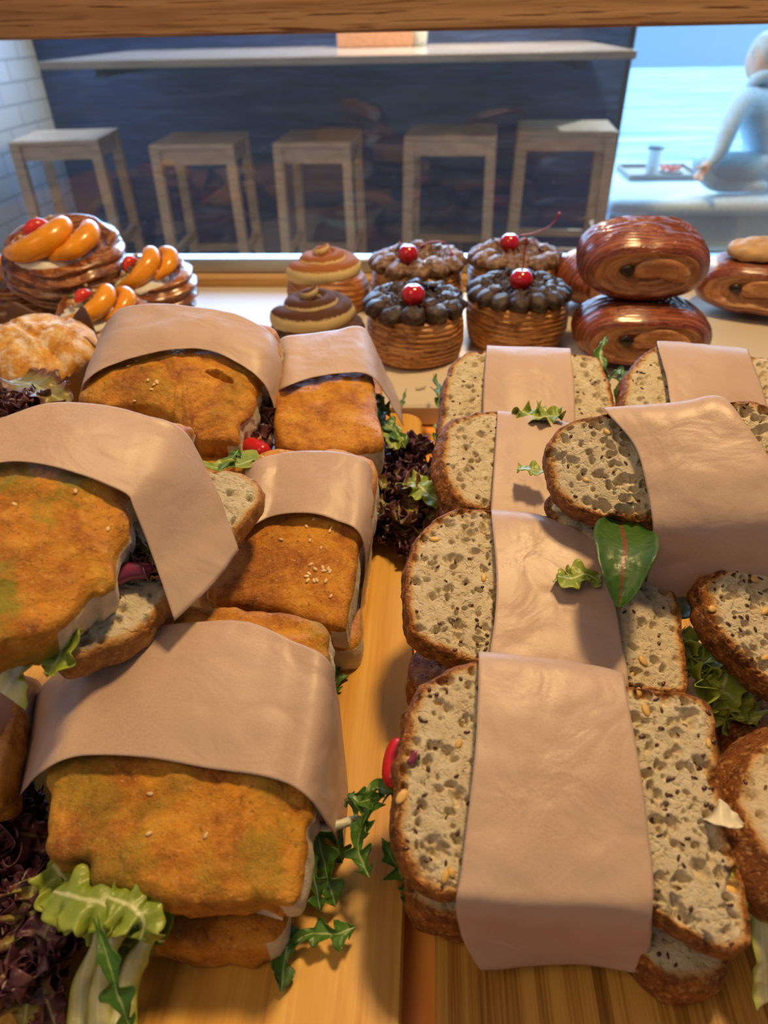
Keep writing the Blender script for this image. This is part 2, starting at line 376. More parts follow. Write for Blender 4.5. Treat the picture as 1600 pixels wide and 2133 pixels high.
# chopping boards
BAMB = M('bamboo_board', .33, .5); _c = BAMB.n('ShaderNodeTexCoord'); _s = BAMB.n('ShaderNodeSeparateXYZ'); BAMB.l(_c.outputs['Object'], _s.inputs[0])
_cb = BAMB.n('ShaderNodeCombineXYZ'); BAMB.l(BAMB.math('FLOOR', BAMB.math('MULTIPLY', _s.outputs['X'], 150)), _cb.inputs[0]); _r = BAMB.n('ShaderNodeTexWhiteNoise'); BAMB.l(_cb.outputs[0], _r.inputs['Vector'])
_vv = BAMB.co((900, 9, 40)); _f = BAMB.noise(_vv, .9, 4, .7, .1); _vb = BAMB.co((24, 3, 10)); _g = BAMB.noise(_vb, 1.5, 3)
_x = BAMB.math('ADD', BAMB.math('MULTIPLY', _r.outputs['Value'], .22), BAMB.math('ADD', BAMB.math('MULTIPLY', _f, .62), BAMB.math('MULTIPLY', _g, .25)))
BAMB.color(BAMB.ramp(_x, [(.34,(.16,.06,.012)),(.48,(.44,.20,.035)),(.62,(.68,.36,.07)),(.8,(.80,.48,.13))])); BAMB.bump(_f, .12, .001); BAMB = BAMB.m
OAKB = M('oak_board', .30, .5); _v = OAKB.co((34, 2.4, 10)); _f = OAKB.noise(_v, 1.2, 5, .6, .5); _v2 = OAKB.co((400, 8, 40)); _g = OAKB.noise(_v2, .8, 3)
_x = OAKB.math('ADD', OAKB.math('MULTIPLY', _f, .7), OAKB.math('MULTIPLY', _g, .3))
OAKB.color(OAKB.ramp(_x, [(.33,(.46,.20,.030)),(.5,(.70,.37,.065)),(.66,(.80,.48,.12))])); OAKB.bump(_g, .1, .001); OAKB = OAKB.m
def board(name, x0, x1, y0, y1, z0, z1, mat, label, r=.022):
    o = []
    for (cx_, cy_, a0) in ((x1-r, y1-r, 0), (x0+r, y1-r, 90), (x0+r, y0+r, 180), (x1-r, y0+r, 270)):
        for k in range(7): a = radians(a0 + 15*k); o.append((cx_+r*cos(a), cy_+r*sin(a)))
    o = np.array(o); c = o.mean(0); n = len(o); vs = []
    for (z, s) in ((z0,.0015),(z0+.002,0),(z1-.002,0),(z1,.0018)):
        d = o-c; q = o - d/np.linalg.norm(d, axis=1)[:,None]*s; vs += [(p[0],p[1],z) for p in q]
    f = grid_faces(4, n, True) + [tuple(range(n-1,-1,-1)), tuple(range(3*n, 4*n))]
    ob = link(name, vs, f, mat, smooth=False); tag(ob, label, 'cutting board'); return ob
board('cutting_board', -.62, -.006, .0, .684, .8705, .89, OAKB, 'left wooden cutting board, smooth amber grain, under the ciabatta sandwiches')
board('cutting_board', .0095, .70, .0, .665, .8705, .89, BAMB, 'right bamboo cutting board with fine stripes, under the seeded bread sandwiches')

# ------------------------------------------------ far side of the shop
BARW = m_wood('bar_oak', ((.34,.25,.17),(.50,.38,.27),(.58,.47,.35)), (1.5, 9, 9), rough=.12)
bar = thing('bar_counter', 'long pale wooden bar counter fixed along the navy wall', 'bar counter', (-.7, 4.1, 0))
link('counter_slab', *box(-1.66, .80, 3.32, 4.5, 1.092, 1.122, .003), BARW, bar, smooth=False)
for x in (-1.5, .6): add_box('bracket', m_plain('black_bracket', (.03,.03,.03)), x, x+.04, 3.5, 4.5, 1.05, 1.092, parent=bar)
STW = m_wood('stool_oak', ((.46,.27,.15),(.72,.46,.27),(.84,.58,.36)), (4, 4, 22), rough=.4)
def stool():
    t = thing('bar_stool', '', 'stool', (0,0,0), 'square wooden stools under the bar counter')
    s = .19; h = .80; L = .042
    link('seat', *box(-s, s, -s, s, h-.022, h, .003), STW, t, smooth=False)
    mb = MB()
    for q in (-1, 1):
        mb.add(*box(-s+L, s-L, q*(s-L/2)-.009, q*(s-L/2)+.009, h-.085, h-.022)); mb.add(*box(q*(s-L/2)-.009, q*(s-L/2)+.009, -s+L, s-L, h-.085, h-.022))
    mb.link('apron', STW, t, smooth=False)
    for a in (-1, 1):
        for b in (-1, 1):
            x, y = a*(s-L/2), b*(s-L/2); dx, dy = a*.012, b*.012
            v, f = box(x-L/2, x+L/2, y-L/2, y+L/2, 0, h-.022); v = np.array(v); k = v[:,2] < .1; v[k,0] += dx; v[k,1] += dy
            link('leg', v, f, STW, t, smooth=False)
    for b in (-1, 1): link('footrest', *box(-s+L-.02, s-L+.02, b*(s-L/2+.006)-.012, b*(s-L/2+.006)+.012, .235, .27), STW, t, smooth=False)
    for b in (-1, 1): link('footrest', *box(b*(s-L/2+.006)-.012, b*(s-L/2+.006)+.012, -s+L-.02, s-L+.02, .30, .335), STW, t, smooth=False)
    return t
def dup(root, loc, rz, label=None, scale=None, group=None):
    r = root.copy(); COL.objects.link(r); r.location = loc; r.rotation_euler = (0, 0, rz)
    if scale is not None: r.scale = scale if hasattr(scale, '__len__') else (scale,)*3
    if label: r['label'] = label
    if group: r['group'] = group
    for ch in list(root.children):
        c = ch.copy(); COL.objects.link(c); c.parent = r
        for g in list(ch.children): d = g.copy(); COL.objects.link(d); d.parent = c
    return r
st0 = stool(); SL = ['leftmost wooden bar stool, beside the white brick wall', 'second wooden bar stool from the left brick wall', 'middle wooden bar stool of the row of five', 'wooden bar stool fourth from the left, under the bar', 'rightmost wooden bar stool at the bright shop opening']
_spots = [(100,292,8),(394,300,3),(652,296,-2),(944,282,-4),(1190,272,-5)]
for i, (px, py, a) in enumerate(_spots):
    p = pz(px, py, .80); loc = (p[0], p[1]+.19, 0); rz = radians(a)
    sc_ = (1.1,1.0,.92,1.12,1.2)[i]
    if i == 0: st0.scale = (sc_, 1.1, 1); st0.location = loc; st0.rotation_euler = (0,0,rz); st0['label'] = SL[0]
    else: dup(st0, loc, rz, SL[i], scale=(sc_, 1.1, 1))
# ================================================================== FOOD MATERIALS AND BUILDERS
PAPER = m_paper(); CRUMB = m_crumb(); CIAB = m_ciabatta()
WHITECR = m_crumb('white_crumb', ((0.66,0.56,0.38),(0.86,0.78,0.60)), ((0.60,0.28,0.06),(0.36,0.14,0.03)))
SEED = m_plain('flax_seed', (.075,.028,.016), .3); PUMP = m_plain('sunflower_kernel', (.72,.45,.13), .45); SESA = m_plain('sesame_seed', (.80,.58,.30), .45)
ROCKET = m_leaf('rocket_green', (.42,.52,.20), (.075,.19,.018), (.055,.15,.015))
LETT = m_leaf('lettuce_green', (.62,.66,.34), (.24,.33,.04), (.34,.42,.05))
PALE = m_leaf('pale_lettuce', (.74,.72,.52), (.62,.62,.30), (.40,.46,.06))
PURP = m_leaf('red_lettuce', (.40,.36,.12), (.15,.055,.06), (.075,.02,.04))
PURG = m_leaf('red_green_lettuce', (.46,.48,.14), (.26,.22,.05), (.16,.045,.05))
SPIN = m_leaf('spinach_green', (.22,.06,.04), (.055,.13,.02), (.035,.10,.015))
ONION = M('red_onion', .2, .5, (.24,.04,.10)); ONION = ONION.m
REDP = M('red_pepper', .2, .5, (.55,.015,.02)).m
CHEESE = m_plain('white_cheese', (.80,.73,.55), .4)

def ellips(c, ax, r, k=6, m=5):
    """small ellipsoid; ax = 3 axes, r = 3 radii"""
    v = [c + ax[2]*r[2]]; f = []
    for i in range(1, m):
        a = pi*i/m
        for j in range(k): b = 2*pi*j/k; v.append(c + ax[0]*r[0]*sin(a)*cos(b) + ax[1]*r[1]*sin(a)*sin(b) + ax[2]*r[2]*cos(a))
    v.append(c - ax[2]*r[2]); n = len(v)
    for j in range(k): f.append((0, 1+j, 1+(j+1)%k)); f.append((n-1, n-1-k+(j+1)%k, n-1-k+j))
    for i in range(m-2):
        for j in range(k): a = 1+i*k; f.append((a+j, a+k+j, a+k+(j+1)%k, a+(j+1)%k))
    return np.array(v), f

def slab(name, outline, parent, mat, thick, n, dome=.002, rim=.004, nr=90, na=260, holes=None, rough=.0006, crustw=.045, cut=None,
         seeds=None, seed=1, bulge=.001, side_in=0.0, allcrust=False, wob=.0012, tears=0.0, down=None, seedmat=None, stain=0.0, pits=None, clusters=None):
    """a slice or slab of bread from the outline of its upper face; really thick, rounded rim, torn and pitted surface"""
    R = np.random.RandomState(seed); O = catmull(outline, na, True); c = O.mean(0); n = N(n)
    e1 = N(np.cross(n, [0.13,1,0])); e2 = np.cross(n, e1)
    O = O + (O-c)/np.linalg.norm(O-c, axis=1)[:,None]*(fbm(O, 60, seed+5, 4)*wob*1.6)[:,None]
    if tears: 
        q = vnoise(O, 120, seed+9)
        O = O + (O-c)/np.linalg.norm(O-c, axis=1)[:,None]*(np.minimum(0, q-.25)*tears)[:,None]
    d = O-c; Rr = np.linalg.norm(d, axis=1); dn = d/Rr[:,None]
    down = -n if down is None else N(down)
    V = []; C = []; 
    ts = np.concatenate([np.linspace(0.0, 1, nr)**.9])
    cutm = np.zeros(na) if cut is None else cut(O)
    for t in ts:
        P = c + d*t; dist = (1-t)*Rr                       # distance from the rim
        hgt = dome*(1-t**2.4) 
        k = np.clip(1-dist/rim, 0, 1); hgt = hgt - rim*.8*(1-np.sqrt(np.clip(1-k*k, 0, 1)))
        V.append(P + n*hgt[:,None] if not np.isscalar(hgt) else P+n*hgt); 
        cr = 1-np.clip(dist/(crustw), 0, 1) if crustw < 1 else np.ones(na)
        C.append(np.ones(na) if allcrust else np.clip(1-dist/(crustw*2), 0, 1))
    nt = len(V); V = np.array(V); C = np.array(C)
    flat = V.reshape(-1,3); disp = fbm(flat, 90, seed, 3)*rough*1.5 + fbm(flat, 25, seed+3, 2)*rough*1.2
    u = (flat-c)@e1; v = (flat-c)@e2; Rm = Rr.mean()
    if holes:
        for _ in range(int(holes*1.15)):
            a = R.rand()*2*pi; rr = sqrt(R.rand())*.96; j = int(a/2/pi*na) % na; q = d[j]*rr
            hu, hv = q@e1, q@e2; s = .0006 + .0042*R.rand()**3.4; el = .45+.5*R.rand(); th = R.rand()*pi
            m_ = (np.abs(u-hu) < s*2.2) & (np.abs(v-hv) < s*2.2)
            if not m_.any(): continue
            uu = (u[m_]-hu)*cos(th)+(v[m_]-hv)*sin(th); vv = -(u[m_]-hu)*sin(th)+(v[m_]-hv)*cos(th)
            w_ = vnoise(flat[m_], 520, seed)*.24
            r2 = np.sqrt((uu/s)**2 + (vv/(s*el))**2) + w_
            dep = np.clip(1.0-r2, 0, 1)**.8*min(s*1.9, .0058)
            disp[m_] = np.minimum(disp[m_], -dep + np.minimum(disp[m_], 0)*.3)
    for (pc, rx_, ry_, dp) in (pits or []):
        pu, pv = (pc-c)@e1, (pc-c)@e2; r2 = np.sqrt(((u-pu)/rx_)**2+((v-pv)/ry_)**2) + fbm(flat, 110, seed, 3)*.45
        disp -= np.clip((1.0-r2)*4, 0, 1)**.7*dp; disp += np.exp(-((r2-1.15)/.2)**2)*.0012
    edge = np.repeat(np.linspace(0,1,nt)[:,None]*0+ts[:,None], na, 1).reshape(-1)
    V = (flat + n*disp[:,None]).reshape(nt, na, 3)
    # side
    S = []; SC_ = []; ns = 12
    for i in range(1, ns+1):
        s = i/ns; P = V[-1] + down*(thick*s) + dn*(bulge*sin(pi*s) - side_in*s)
        P = P + dn*(fbm(P, 130, seed+7, 3)*rough*1.6)[:,None]
        S.append(P); SC_.append(np.where(cutm > .5, 0.0, 1.0))
    C[-1] = np.maximum(C[-1]*(1-cutm), 0) if not allcrust else C[-1]
    B = []; BC = []
    for t in (.93, .7, .35, .02):
        B.append(S[-1]*t + S[-1].mean(0)*(1-t)); BC.append(np.ones(na) if allcrust else np.full(na, .0))
    A = np.concatenate([V, np.array(S), np.array(B)]); Ca = np.concatenate([C, np.array(SC_), np.array(BC)])
    nrow = len(A); verts = A.reshape(-1,3); f = grid_faces(nrow, na, True); f.append(tuple((nrow-1)*na+j for j in range(na-1,-1,-1)))
    f.append(tuple(range(na))); mats = [mat]; fm = [0]*len(f)
    mb = MB(); mb.add(verts, f); crv = [Ca.reshape(-1)]
    if seeds:
        nf, np_, kind = seeds; NN = normals(V)
        cand = [(i, j) for i in range(int(nt*.12), nt-5) for j in range(0, na, 3)]
        wts = np.array([ts[i] for i, j in cand]); wts /= wts.sum(); idx = R.choice(len(cand), nf+np_, replace=False, p=wts)
        for q, k in enumerate(idx):
            i, j = cand[k]; nn = n; th = R.rand()*pi*2
            t1 = e1*cos(th)+e2*sin(th); t2 = np.cross(nn, t1)
            if kind == 'flax':
                r = (.0017, .0009, .0006) if q < nf else (.0036, .0019, .0009); r = tuple(x*(.65+.5*R.rand()) for x in r); mi = 1 if q < nf else 2
            else: r = (.0017, .0010, .0007); mi = 1
            vv, ff = ellips(V[i,j] + nn*.0003, (t1, t2, nn), r, 8, 5); mb.add(vv, ff, mi); crv.append(np.ones(len(vv)))
        for (pc, rr_, cn_) in (clusters or []):
            for _ in range(cn_):
                q_ = pc + (e1*R.uniform(-1,1)+e2*R.uniform(-1,1))*rr_; k = np.argmin(np.linalg.norm((V-q_).reshape(-1,3), axis=1)); th = R.rand()*6.28
                t1 = e1*cos(th)+e2*sin(th); vv, ff = ellips(V.reshape(-1,3)[k]+n*.0004, (t1, np.cross(n, t1), n), (.0020,.0012,.0008), 8, 5); mb.add(vv, ff, 1); crv.append(np.ones(len(vv)))
        mats = [mat, SEED, PUMP] if kind == 'flax' else [mat, SESA]
    return mb.link(name, mats, parent, attrs={'crust': np.concatenate(crv), 'stain': np.concatenate([np.full(len(x), stain) for x in crv])})

def paper(rows, parent, nu=46, nv=70, wr=.0012, seed=0, name='paper_band', thick=.0004):
    S = surface(rows, nu, nv); n = normals(S); flat = S.reshape(-1,3)
    d = fbm(flat, 28, seed, 2)*wr + np.abs(fbm(flat*[1,1,1.0], 55, seed+4, 2))*wr*.5
    S = (flat + n.reshape(-1,3)*d[:,None]).reshape(S.shape)
    return link(name, S.reshape(-1,3), grid_faces(nu, nv), PAPER, parent, thick=thick)

def leaf(name, spine, width, mat, parent, ruffle=.3, freq=9, seed=0, up=(0,0,1), kind='frill', ns=90, nc=17, curl=.15, roll=0.0, label=None, thick=.0004, twist=0.0):
    """a leaf along a curved spine: 'frill' lettuce, 'rocket' lobed, 'smooth' spinach"""
    P = catmull(spine, ns); T = np.gradient(P, axis=0); T /= np.linalg.norm(T, axis=1)[:,None]+1e-9; R = random.Random(seed)
    s = np.linspace(0,1,ns); js = np.linspace(-1,1,nc); V = np.zeros((ns,nc,3)); ph = [R.random()*6.28 for _ in range(8)]
    up = N(np.array(up, float))
    if kind == 'rocket':
        prof = (.10 + .90*np.clip((s-.12)/.5,0,1)**.8*np.sqrt(np.clip(1-s**6,0,1)))
    elif kind == 'smooth': prof = np.sin(pi*np.clip(s,0,1)**.85)**.75+.02
    elif kind == 'rib': prof = .35+.65*s
    else: prof = (.35+.65*np.sin(pi*np.clip(s*.8+.15,0,1)))*np.where(s > .93, np.sqrt(np.clip((1-s)/.07,0,1))*.7+.3, 1)
    for i in range(ns):
        sd = np.cross(T[i], up); sd = N(sd); nn = np.cross(sd, T[i]); a0 = roll + twist*s[i]
        sd, nn = sd*cos(a0)+nn*sin(a0), nn*cos(a0)-sd*sin(a0)
        for k, j in enumerate(js):
            a = abs(j); wd = width*prof[i]; sg = 1 if j > 0 else -1
            if kind == 'rocket':
                x = (s[i]*3.1 + (.22 if sg > 0 else 0) + ph[6]) % 1.0
                lobe = .20 + .80*(max(0, sin(pi*x))**1.5)*(1.1 if x < .6 else .55); lobe = 1.0-(1-lobe)*min(1, max(0, (s[i]-.15)*3))*(1 if s[i] < .9 else .3)
                wd *= lobe; sh = -a*.004*lobe
            elif kind == 'frill':
                wd *= 1 + .13*sin(s[i]*freq*6.28*1.3+ph[0]+sg) + .09*sin(s[i]*freq*6.28*3.1+ph[1]*sg); sh = 0
            else: sh = 0
            off = nn*(width*(ruffle*a**1.6*(sin(s[i]*freq*6.28+ph[2]+sg*1.3)+.55*sin(s[i]*freq*6.28*2.3+ph[3]+sg)) + curl*a*a*(1) + .05*sin(s[i]*9+ph[4])))
            V[i,k] = P[i] + sd*(j*wd) + off + T[i]*(sh + width*ruffle*.5*a*a*sin(s[i]*freq*9+ph[5]+sg))
    al = np.repeat(s[:,None], nc, 1); ac = np.repeat(np.abs(js)[None], ns, 0)
    if kind in ('rib',): pass
    o = link(name, V.reshape(-1,3), grid_faces(ns, nc), mat, parent, attrs={'across': ac.reshape(-1), 'along': al.reshape(-1)}, thick=thick)
    if label: o['label'] = label
    return o
def frill_clump(name, pts, mat, parent, r, n, seed, width=.012, label=None):
    """frilly lettuce head: many ruffled lobes of one leaf grown from a stem, one mesh"""
    R = random.Random(seed); base = np.array(pts[0]); V = []; F = []; AC = []; AL = []; off = 0
    tmp = []
    for k in range(n):
        c = np.array(pts[R.randrange(len(pts))]) + np.array([R.uniform(-r,r), R.uniform(-r,r), R.uniform(-.3*r,.5*r)])
        d = N(np.array([R.uniform(-1,1), R.uniform(-1,1), R.uniform(-.1,.9)])); L = width*R.uniform(1.2,2.2)
        sp = [c-d*L*.5, c+np.array([0,0,.1*L]), c+d*L*.5+np.array([0,0,R.uniform(-.3,.2)*L])]
        o = leaf('t', sp, width*R.uniform(.6,1.0), mat, None, .38, R.uniform(1.6,2.6), seed*100+k, ns=36, nc=9, curl=.3, roll=R.uniform(-1,1), thick=0)
        me = o.data; b = np.array(o.location); vv = np.array([v.co for v in me.vertices])+b
        V.append(vv); F += [[i+off for i in p.vertices] for p in me.polygons]; off += len(vv)
        q = np.zeros(len(vv)); me.attributes['across'].data.foreach_get('value', q); AC.append(q.copy()); me.attributes['along'].data.foreach_get('value', q); AL.append(q.copy())
        bpy.data.objects.remove(o)
        bpy.data.meshes.remove(me)
    o = link(name, np.concatenate(V), F, mat, parent, attrs={'across': np.concatenate(AC), 'along': np.concatenate(AL)}, thick=.0004)
    if label: o['label'] = label
    return o
def blob(name, pts, r, mat, parent, k=14, n=30, label=None, flat=None):
    P = catmull(pts, n); s = np.linspace(0,1,n); rr = r*np.sqrt(np.clip(1-(2*s-1)**4, .02, 1)); v, f = tube(P, rr, k)
    if flat is not None: v = v.copy(); m = v.mean(0); v[:,2] = m[2]+(v[:,2]-m[2])*flat
    o = link(name, v, f, mat, parent)
    if label: o['label'] = label
    return o
# ================================================================== SANDWICHES
def sandwich(name, label, group, loc):
    return thing(name, label, 'sandwich', loc, group)
GC, GM = 'paper-banded ciabatta sandwiches', 'paper-banded seeded bread sandwiches'
def grid(pl, cols):
    """cols: list of [back, ..., front] triples (x, y, dz from the plane, or 'z'+absolute)"""
    rr = len(cols[0]); out = []
    for i in range(rr):
        row = []
        for c in cols:
            q = c[i]; row.append(pz(q[0], q[1], float(q[2][1:])) if isinstance(q[2], str) else pl.p(*q))
        out.append(row)
    return out
def ol(pl, pts, dz=0.0): return [pl.p(x, y, dz) for x, y in pts]
def oz(z, pts): return [pz(x, y, z) for x, y in pts]

# ---- A: front ciabatta
A = Plane((350,1880,.950), (350,1300,.985), (650,1600,.965))
sA = sandwich('ciabatta_sandwich', 'big ciabatta sandwich at the front left, green and purple lettuce hanging out', GC, pz(380,1650,.89))
slab('top_bread', ol(A, [(300,1290),(400,1254),(540,1262),(675,1290),(688,1350),(680,1450),(672,1560),(658,1680),(640,1780),(612,1872),(560,1884),(480,1885),(385,1884),(310,1872),(245,1850),(185,1842),(168,1802),(110,1796),(78,1772),(74,1690),(88,1600),(110,1500),(170,1400),(230,1330)]),
     sA, CIAB, .026, A.n, dome=.004, rim=.007, nr=110, na=340, allcrust=True, rough=.0009, seeds=(6,0,'sesame'), seed=11, stain=.55, cut=lambda O: (O[:,0] > pz(600,1700,.96)[0]).astype(float), tears=.004)
slab('bottom_bread', oz(.915, [(300,1950),(420,1958),(572,1955),(610,1800),(640,1600),(640,1400),(400,1340),(200,1400),(130,1600),(170,1800),(240,1930)]),
     sA, CIAB, .022, [0,0,1], dome=.0, rim=.004, nr=40, na=240, allcrust=True, seed=12, cut=lambda O: (O[:,0] > pz(566,1900,.915)[0]).astype(float))
link('cheese_slice', *(lambda a,b,c,d: (np.array([a,b,c,d,a-[0,0,.006],b-[0,0,.006],c-[0,0,.006],d-[0,0,.006]]), [(0,1,2,3),(7,6,5,4),(0,4,5,1),(1,5,6,2),(2,6,7,3),(3,7,4,0)]))(*oz(.9225, [(430,1860),(586,1905),(640,1690),(400,1690)])), CHEESE, sA, smooth=False)
paper(grid(A, [[(60,1470,'z.893'),(40,1590,'z.893'),(20,1702,'z.893')],
    [(120,1400,-.022),(90,1520,-.024),(52,1650,-.028)],
    [(200,1335,.006),(150,1470,.006),(90,1608,.006)],
    [(290,1312,.009),(230,1450,.010),(165,1577,.010)],
    [(400,1299,.010),(350,1450,.012),(300,1578,.011)],
    [(515,1297,.010),(490,1450,.011),(440,1600,.010)],
    [(610,1335,.009),(590,1480,.009),(570,1622,.009)],
    [(680,1372,.006),(664,1520,.006),(640,1660,.006)],
    [(700,1440,-.025),(702,1570,-.025),(686,1725,-.025)],
    [(708,1500,'z.900'),(722,1640,'z.898'),(716,1772,'z.898')]]), sA, 50, 110, seed=1)
# hanging lettuces
frill_clump('lettuce_leaf', oz(.922, [(130,1870),(180,1880),(250,1870),(320,1890),(240,1850)]), LETT, sA, .009, 12, 5, .014, 'bright green frilly lettuce')
for k, (pp, wd, sd) in enumerate([([(215,1880,.945),(195,1960,.932),(170,2050,.915),(160,2200,.90)], .0075, 1),
        ([(320,1880,.945),(300,1950,.935),(255,2040,.920),(235,2200,.905)], .0085, 2),
        ([(270,1890,.948),(225,1970,.936),(205,2060,.922),(205,2200,.905)], .0065, 7)]):
    leaf('lettuce_rib', [pz(*q) for q in pp], wd, PALE, sA, .10, 2, sd, kind='rib', curl=-.5)
for k, (pp, wd) in enumerate([([(110,1855,.945),(160,1870,.95),(215,1880,.95),(265,1905,.945),(285,1935,.94)], .012), ([(225,1870,.95),(270,1885,.95),(300,1920,.945),(290,1960,.94)], .011)]):
    leaf('lettuce_leaf', [pz(*q) for q in pp], wd, LETT, sA, .30, 2.6, 300+k, curl=-.2, label='broad bright green lettuce leaf')
leaf('lettuce_leaf', [pz(*q) for q in [(330,1870,.938),(330,1920,.925),(290,1960,.915),(260,2040,.905)]], .009, LETT, sA, .35, 4, 31)
leaf('lettuce_leaf', [pz(*q) for q in [(110,1800,.94),(150,1850,.935),(200,1880,.935),(240,1920,.926),(260,1950,.92)]], .014, LETT, sA, .2, 3, 32)
leaf('rocket_leaf', [pz(*q) for q in [(205,1930,.950),(225,2000,.945),(245,2070,.935),(275,2150,.92)]], .0065, ROCKET, sA, .1, 2, 8, kind='rocket')
frill_clump('red_lettuce_leaf', oz(.905, [(20,1770),(60,1810),(30,1900),(90,1950),(40,2000),(110,1850),(15,1720),(60,1990)]), PURP, sA, .012, 46, 9, .015, 'dark purple frilly lettuce')
leaf('red_lettuce_leaf', [pz(*q) for q in [(60,1830,.925),(70,1930,.915),(60,2040,.905),(50,2140,.895)]], .014, PURG, sA, .4, 5, 33)
leaf('red_lettuce_leaf', [pz(*q) for q in [(130,1880,.925),(90,1960,.918),(90,2050,.905),(120,2150,.895)]], .010, PURP, sA, .45, 5, 34)
for k, (pp, wd) in enumerate([([(650,1680,.93),(665,1750,.922),(680,1820,.91),(700,1890,.897)], .009), ([(640,1760,.93),(655,1830,.92),(668,1900,.907)], .006),
      ([(600,1860,.92),(600,1900,.905),(598,1960,.9),(585,2070,.894)], .0075), ([(610,1960,.9),(650,1945,.9),(700,1945,.902),(742,1930,.9)], .007), ([(655,1650,.93),(690,1720,.925),(715,1800,.90)], .008)]):
    leaf('rocket_leaf', [pz(*q) for q in pp], wd, ROCKET, sA, .12, 2, 40+k, kind='rocket', roll=.3*(k%3-1))
blob('lettuce_stem', [pz(*q) for q in [(655,1722,.93),(690,1722,.928),(755,1702,.925)]], .0022, PALE, sA, label='pale green stalk')
blob('bread_crumb', [pz(*q) for q in [(237,1900,.945),(252,1888,.947),(270,1874,.945)]], .0028, CIAB, sA)

# ---- E: ciabatta resting on the board, middle
E_ = Plane((600,1290,.957), (640,950,.995), (740,1200,.966))
sE = sandwich('ciabatta_sandwich', 'ciabatta sandwich in the middle with a cluster of sesame seeds on its crust', GC, pz(640,1250,.89))
slab('top_bread', ol(E_, [(540,940),(640,931),(720,935),(778,955),(784,1000),(768,1100),(748,1140),(738,1200),(722,1290),(712,1306),(650,1296),(580,1268),(500,1255),(440,1240),(420,1150),(460,1040)]),
     sE, CIAB, .022, E_.n, dome=.005, rim=.006, allcrust=True, rough=.0007, seeds=(12,0,'sesame'), seed=21, clusters=[(E_.p(665,1200), .008, 12)], cut=lambda O: (O[:,0] > pz(700,1200,.96)[0]).astype(float))
slab('bottom_bread', oz(.915, [(470,1310),(600,1325),(742,1335),(752,1230),(770,1100),(770,1000),(560,1000),(430,1150),(420,1250)]), sE, CIAB, .022, [0,0,1], dome=0, allcrust=True, nr=30, seed=22, cut=lambda O: (O[:,0] > pz(715,1200,.915)[0]).astype(float))
paper(grid(E_, [[(470,1060,'z.93'),(450,1110,'z.93'),(430,1160,'z.92')],
    [(520,975,.004),(510,1050,.006),(500,1115,.004)],
    [(585,947,.009),(580,1020,.010),(565,1078,.010)],
    [(660,941,.010),(655,1010,.012),(640,1071,.012)],
    [(715,946,.010),(712,1020,.011),(700,1085,.010)],
    [(765,962,.007),(762,1040,.006),(747,1112,.006)],
    [(781,1010,-.02),(776,1100,-.022),(757,1190,-.024)],
    [(776,1080,'z.912'),(768,1180,'z.908'),(748,1285,'z.905')]]), sE, 36, 80, seed=2)
leaf('rocket_leaf', [pz(*q) for q in [(690,1360,.90),(700,1400,.893),(695,1450,.893)]], .008, ROCKET, sE, .1, 2, 50, kind='rocket')

# ---- D: ciabatta at the back
D_ = Plane((690,935,.990), (680,700,1.015), (780,860,.995))
sD = sandwich('ciabatta_sandwich', 'small ciabatta sandwich just in front of the chocolate-topped pastries, white cut side with rocket', GC, pz(700,900,.89))
slab('top_bread', ol(D_, [(585,700),(660,690),(755,681),(762,690),(766,740),(775,790),(785,850),(800,905),(796,928),(740,937),(700,941),(640,935),(585,918),(572,850),(575,760)]),
     sD, CIAB, .026, D_.n, dome=.006, rim=.007, allcrust=True, rough=.0007, seed=25, cut=lambda O: (O[:,0] > pz(762,800,.99)[0]).astype(float))
slab('bottom_bread', oz(.925, [(590,980),(700,985),(800,970),(800,860),(770,770),(590,780)]), sD, CIAB, .034, [0,0,1], dome=0, allcrust=True, nr=30, seed=26, cut=lambda O: (O[:,0] > pz(770,900,.925)[0]).astype(float))
paper(grid(D_, [[(560,745,'z.96'),(560,790,'z.96'),(560,840,'z.96')],
    [(588,706,.006),(588,760,.006),(588,812,.005)],
    [(640,697,.010),(640,745,.012),(645,789,.011)],
    [(700,689,.011),(705,735,.013),(710,778,.012)],
    [(758,684,.008),(764,735,.008),(768,783,.008)],
    [(785,735,-.018),(800,785,-.02),(805,830,-.02)],
    [(808,785,'z.94'),(832,835,'z.93'),(839,888,'z.925')]]), sD, 30, 70, seed=3)
for k, (pp, wd) in enumerate([([(785,840,.96),(800,880,.955),(830,905,.95),(845,935,.94)], .011), ([(790,880,.955),(815,900,.95),(825,935,.945)], .009), ([(780,820,.97),(800,845,.965),(815,870,.955)], .008), ([(760,935,.93),(790,940,.925),(810,960,.92)], .007),([(845,815,.93),(838,840,.925),(832,860,.92)], .003)]):
    leaf('rocket_leaf', [pz(*q) for q in pp], wd, ROCKET if k != 1 else LETT, sD, .15, 2, 60+k, kind='rocket' if k != 1 else 'frill')
frill_clump('red_lettuce_leaf', [pz(*q) for q in [(820,960,.925),(870,950,.925),(800,1000,.92),(850,1000,.92),(880,980,.915),(800,1050,.91),(830,1080,.905),(870,960,.92)]], PURP, sD, .018, 74, 13, .011, 'purple frilly lettuce')
frill_clump('lettuce_leaf', [pz(*q) for q in [(880,1015,.925),(900,1060,.92),(830,1045,.92),(870,1080,.915),(855,1110,.905),(800,1080,.915)]], PURG, sD, .016, 44, 14, .011, 'yellow-green frilly lettuce with purple edges')
leaf('lettuce_leaf', [pz(*q) for q in [(840,1005,.935),(870,1010,.938),(900,1035,.935),(925,1055,.93)]], .013, LETT, sD, .25, 3, 67)
frill_clump('red_lettuce_leaf', [pz(*q) for q in [(840,1110,.9),(860,1150,.897),(810,1120,.9)]], PURP, sD, .012, 20, 15, .010)

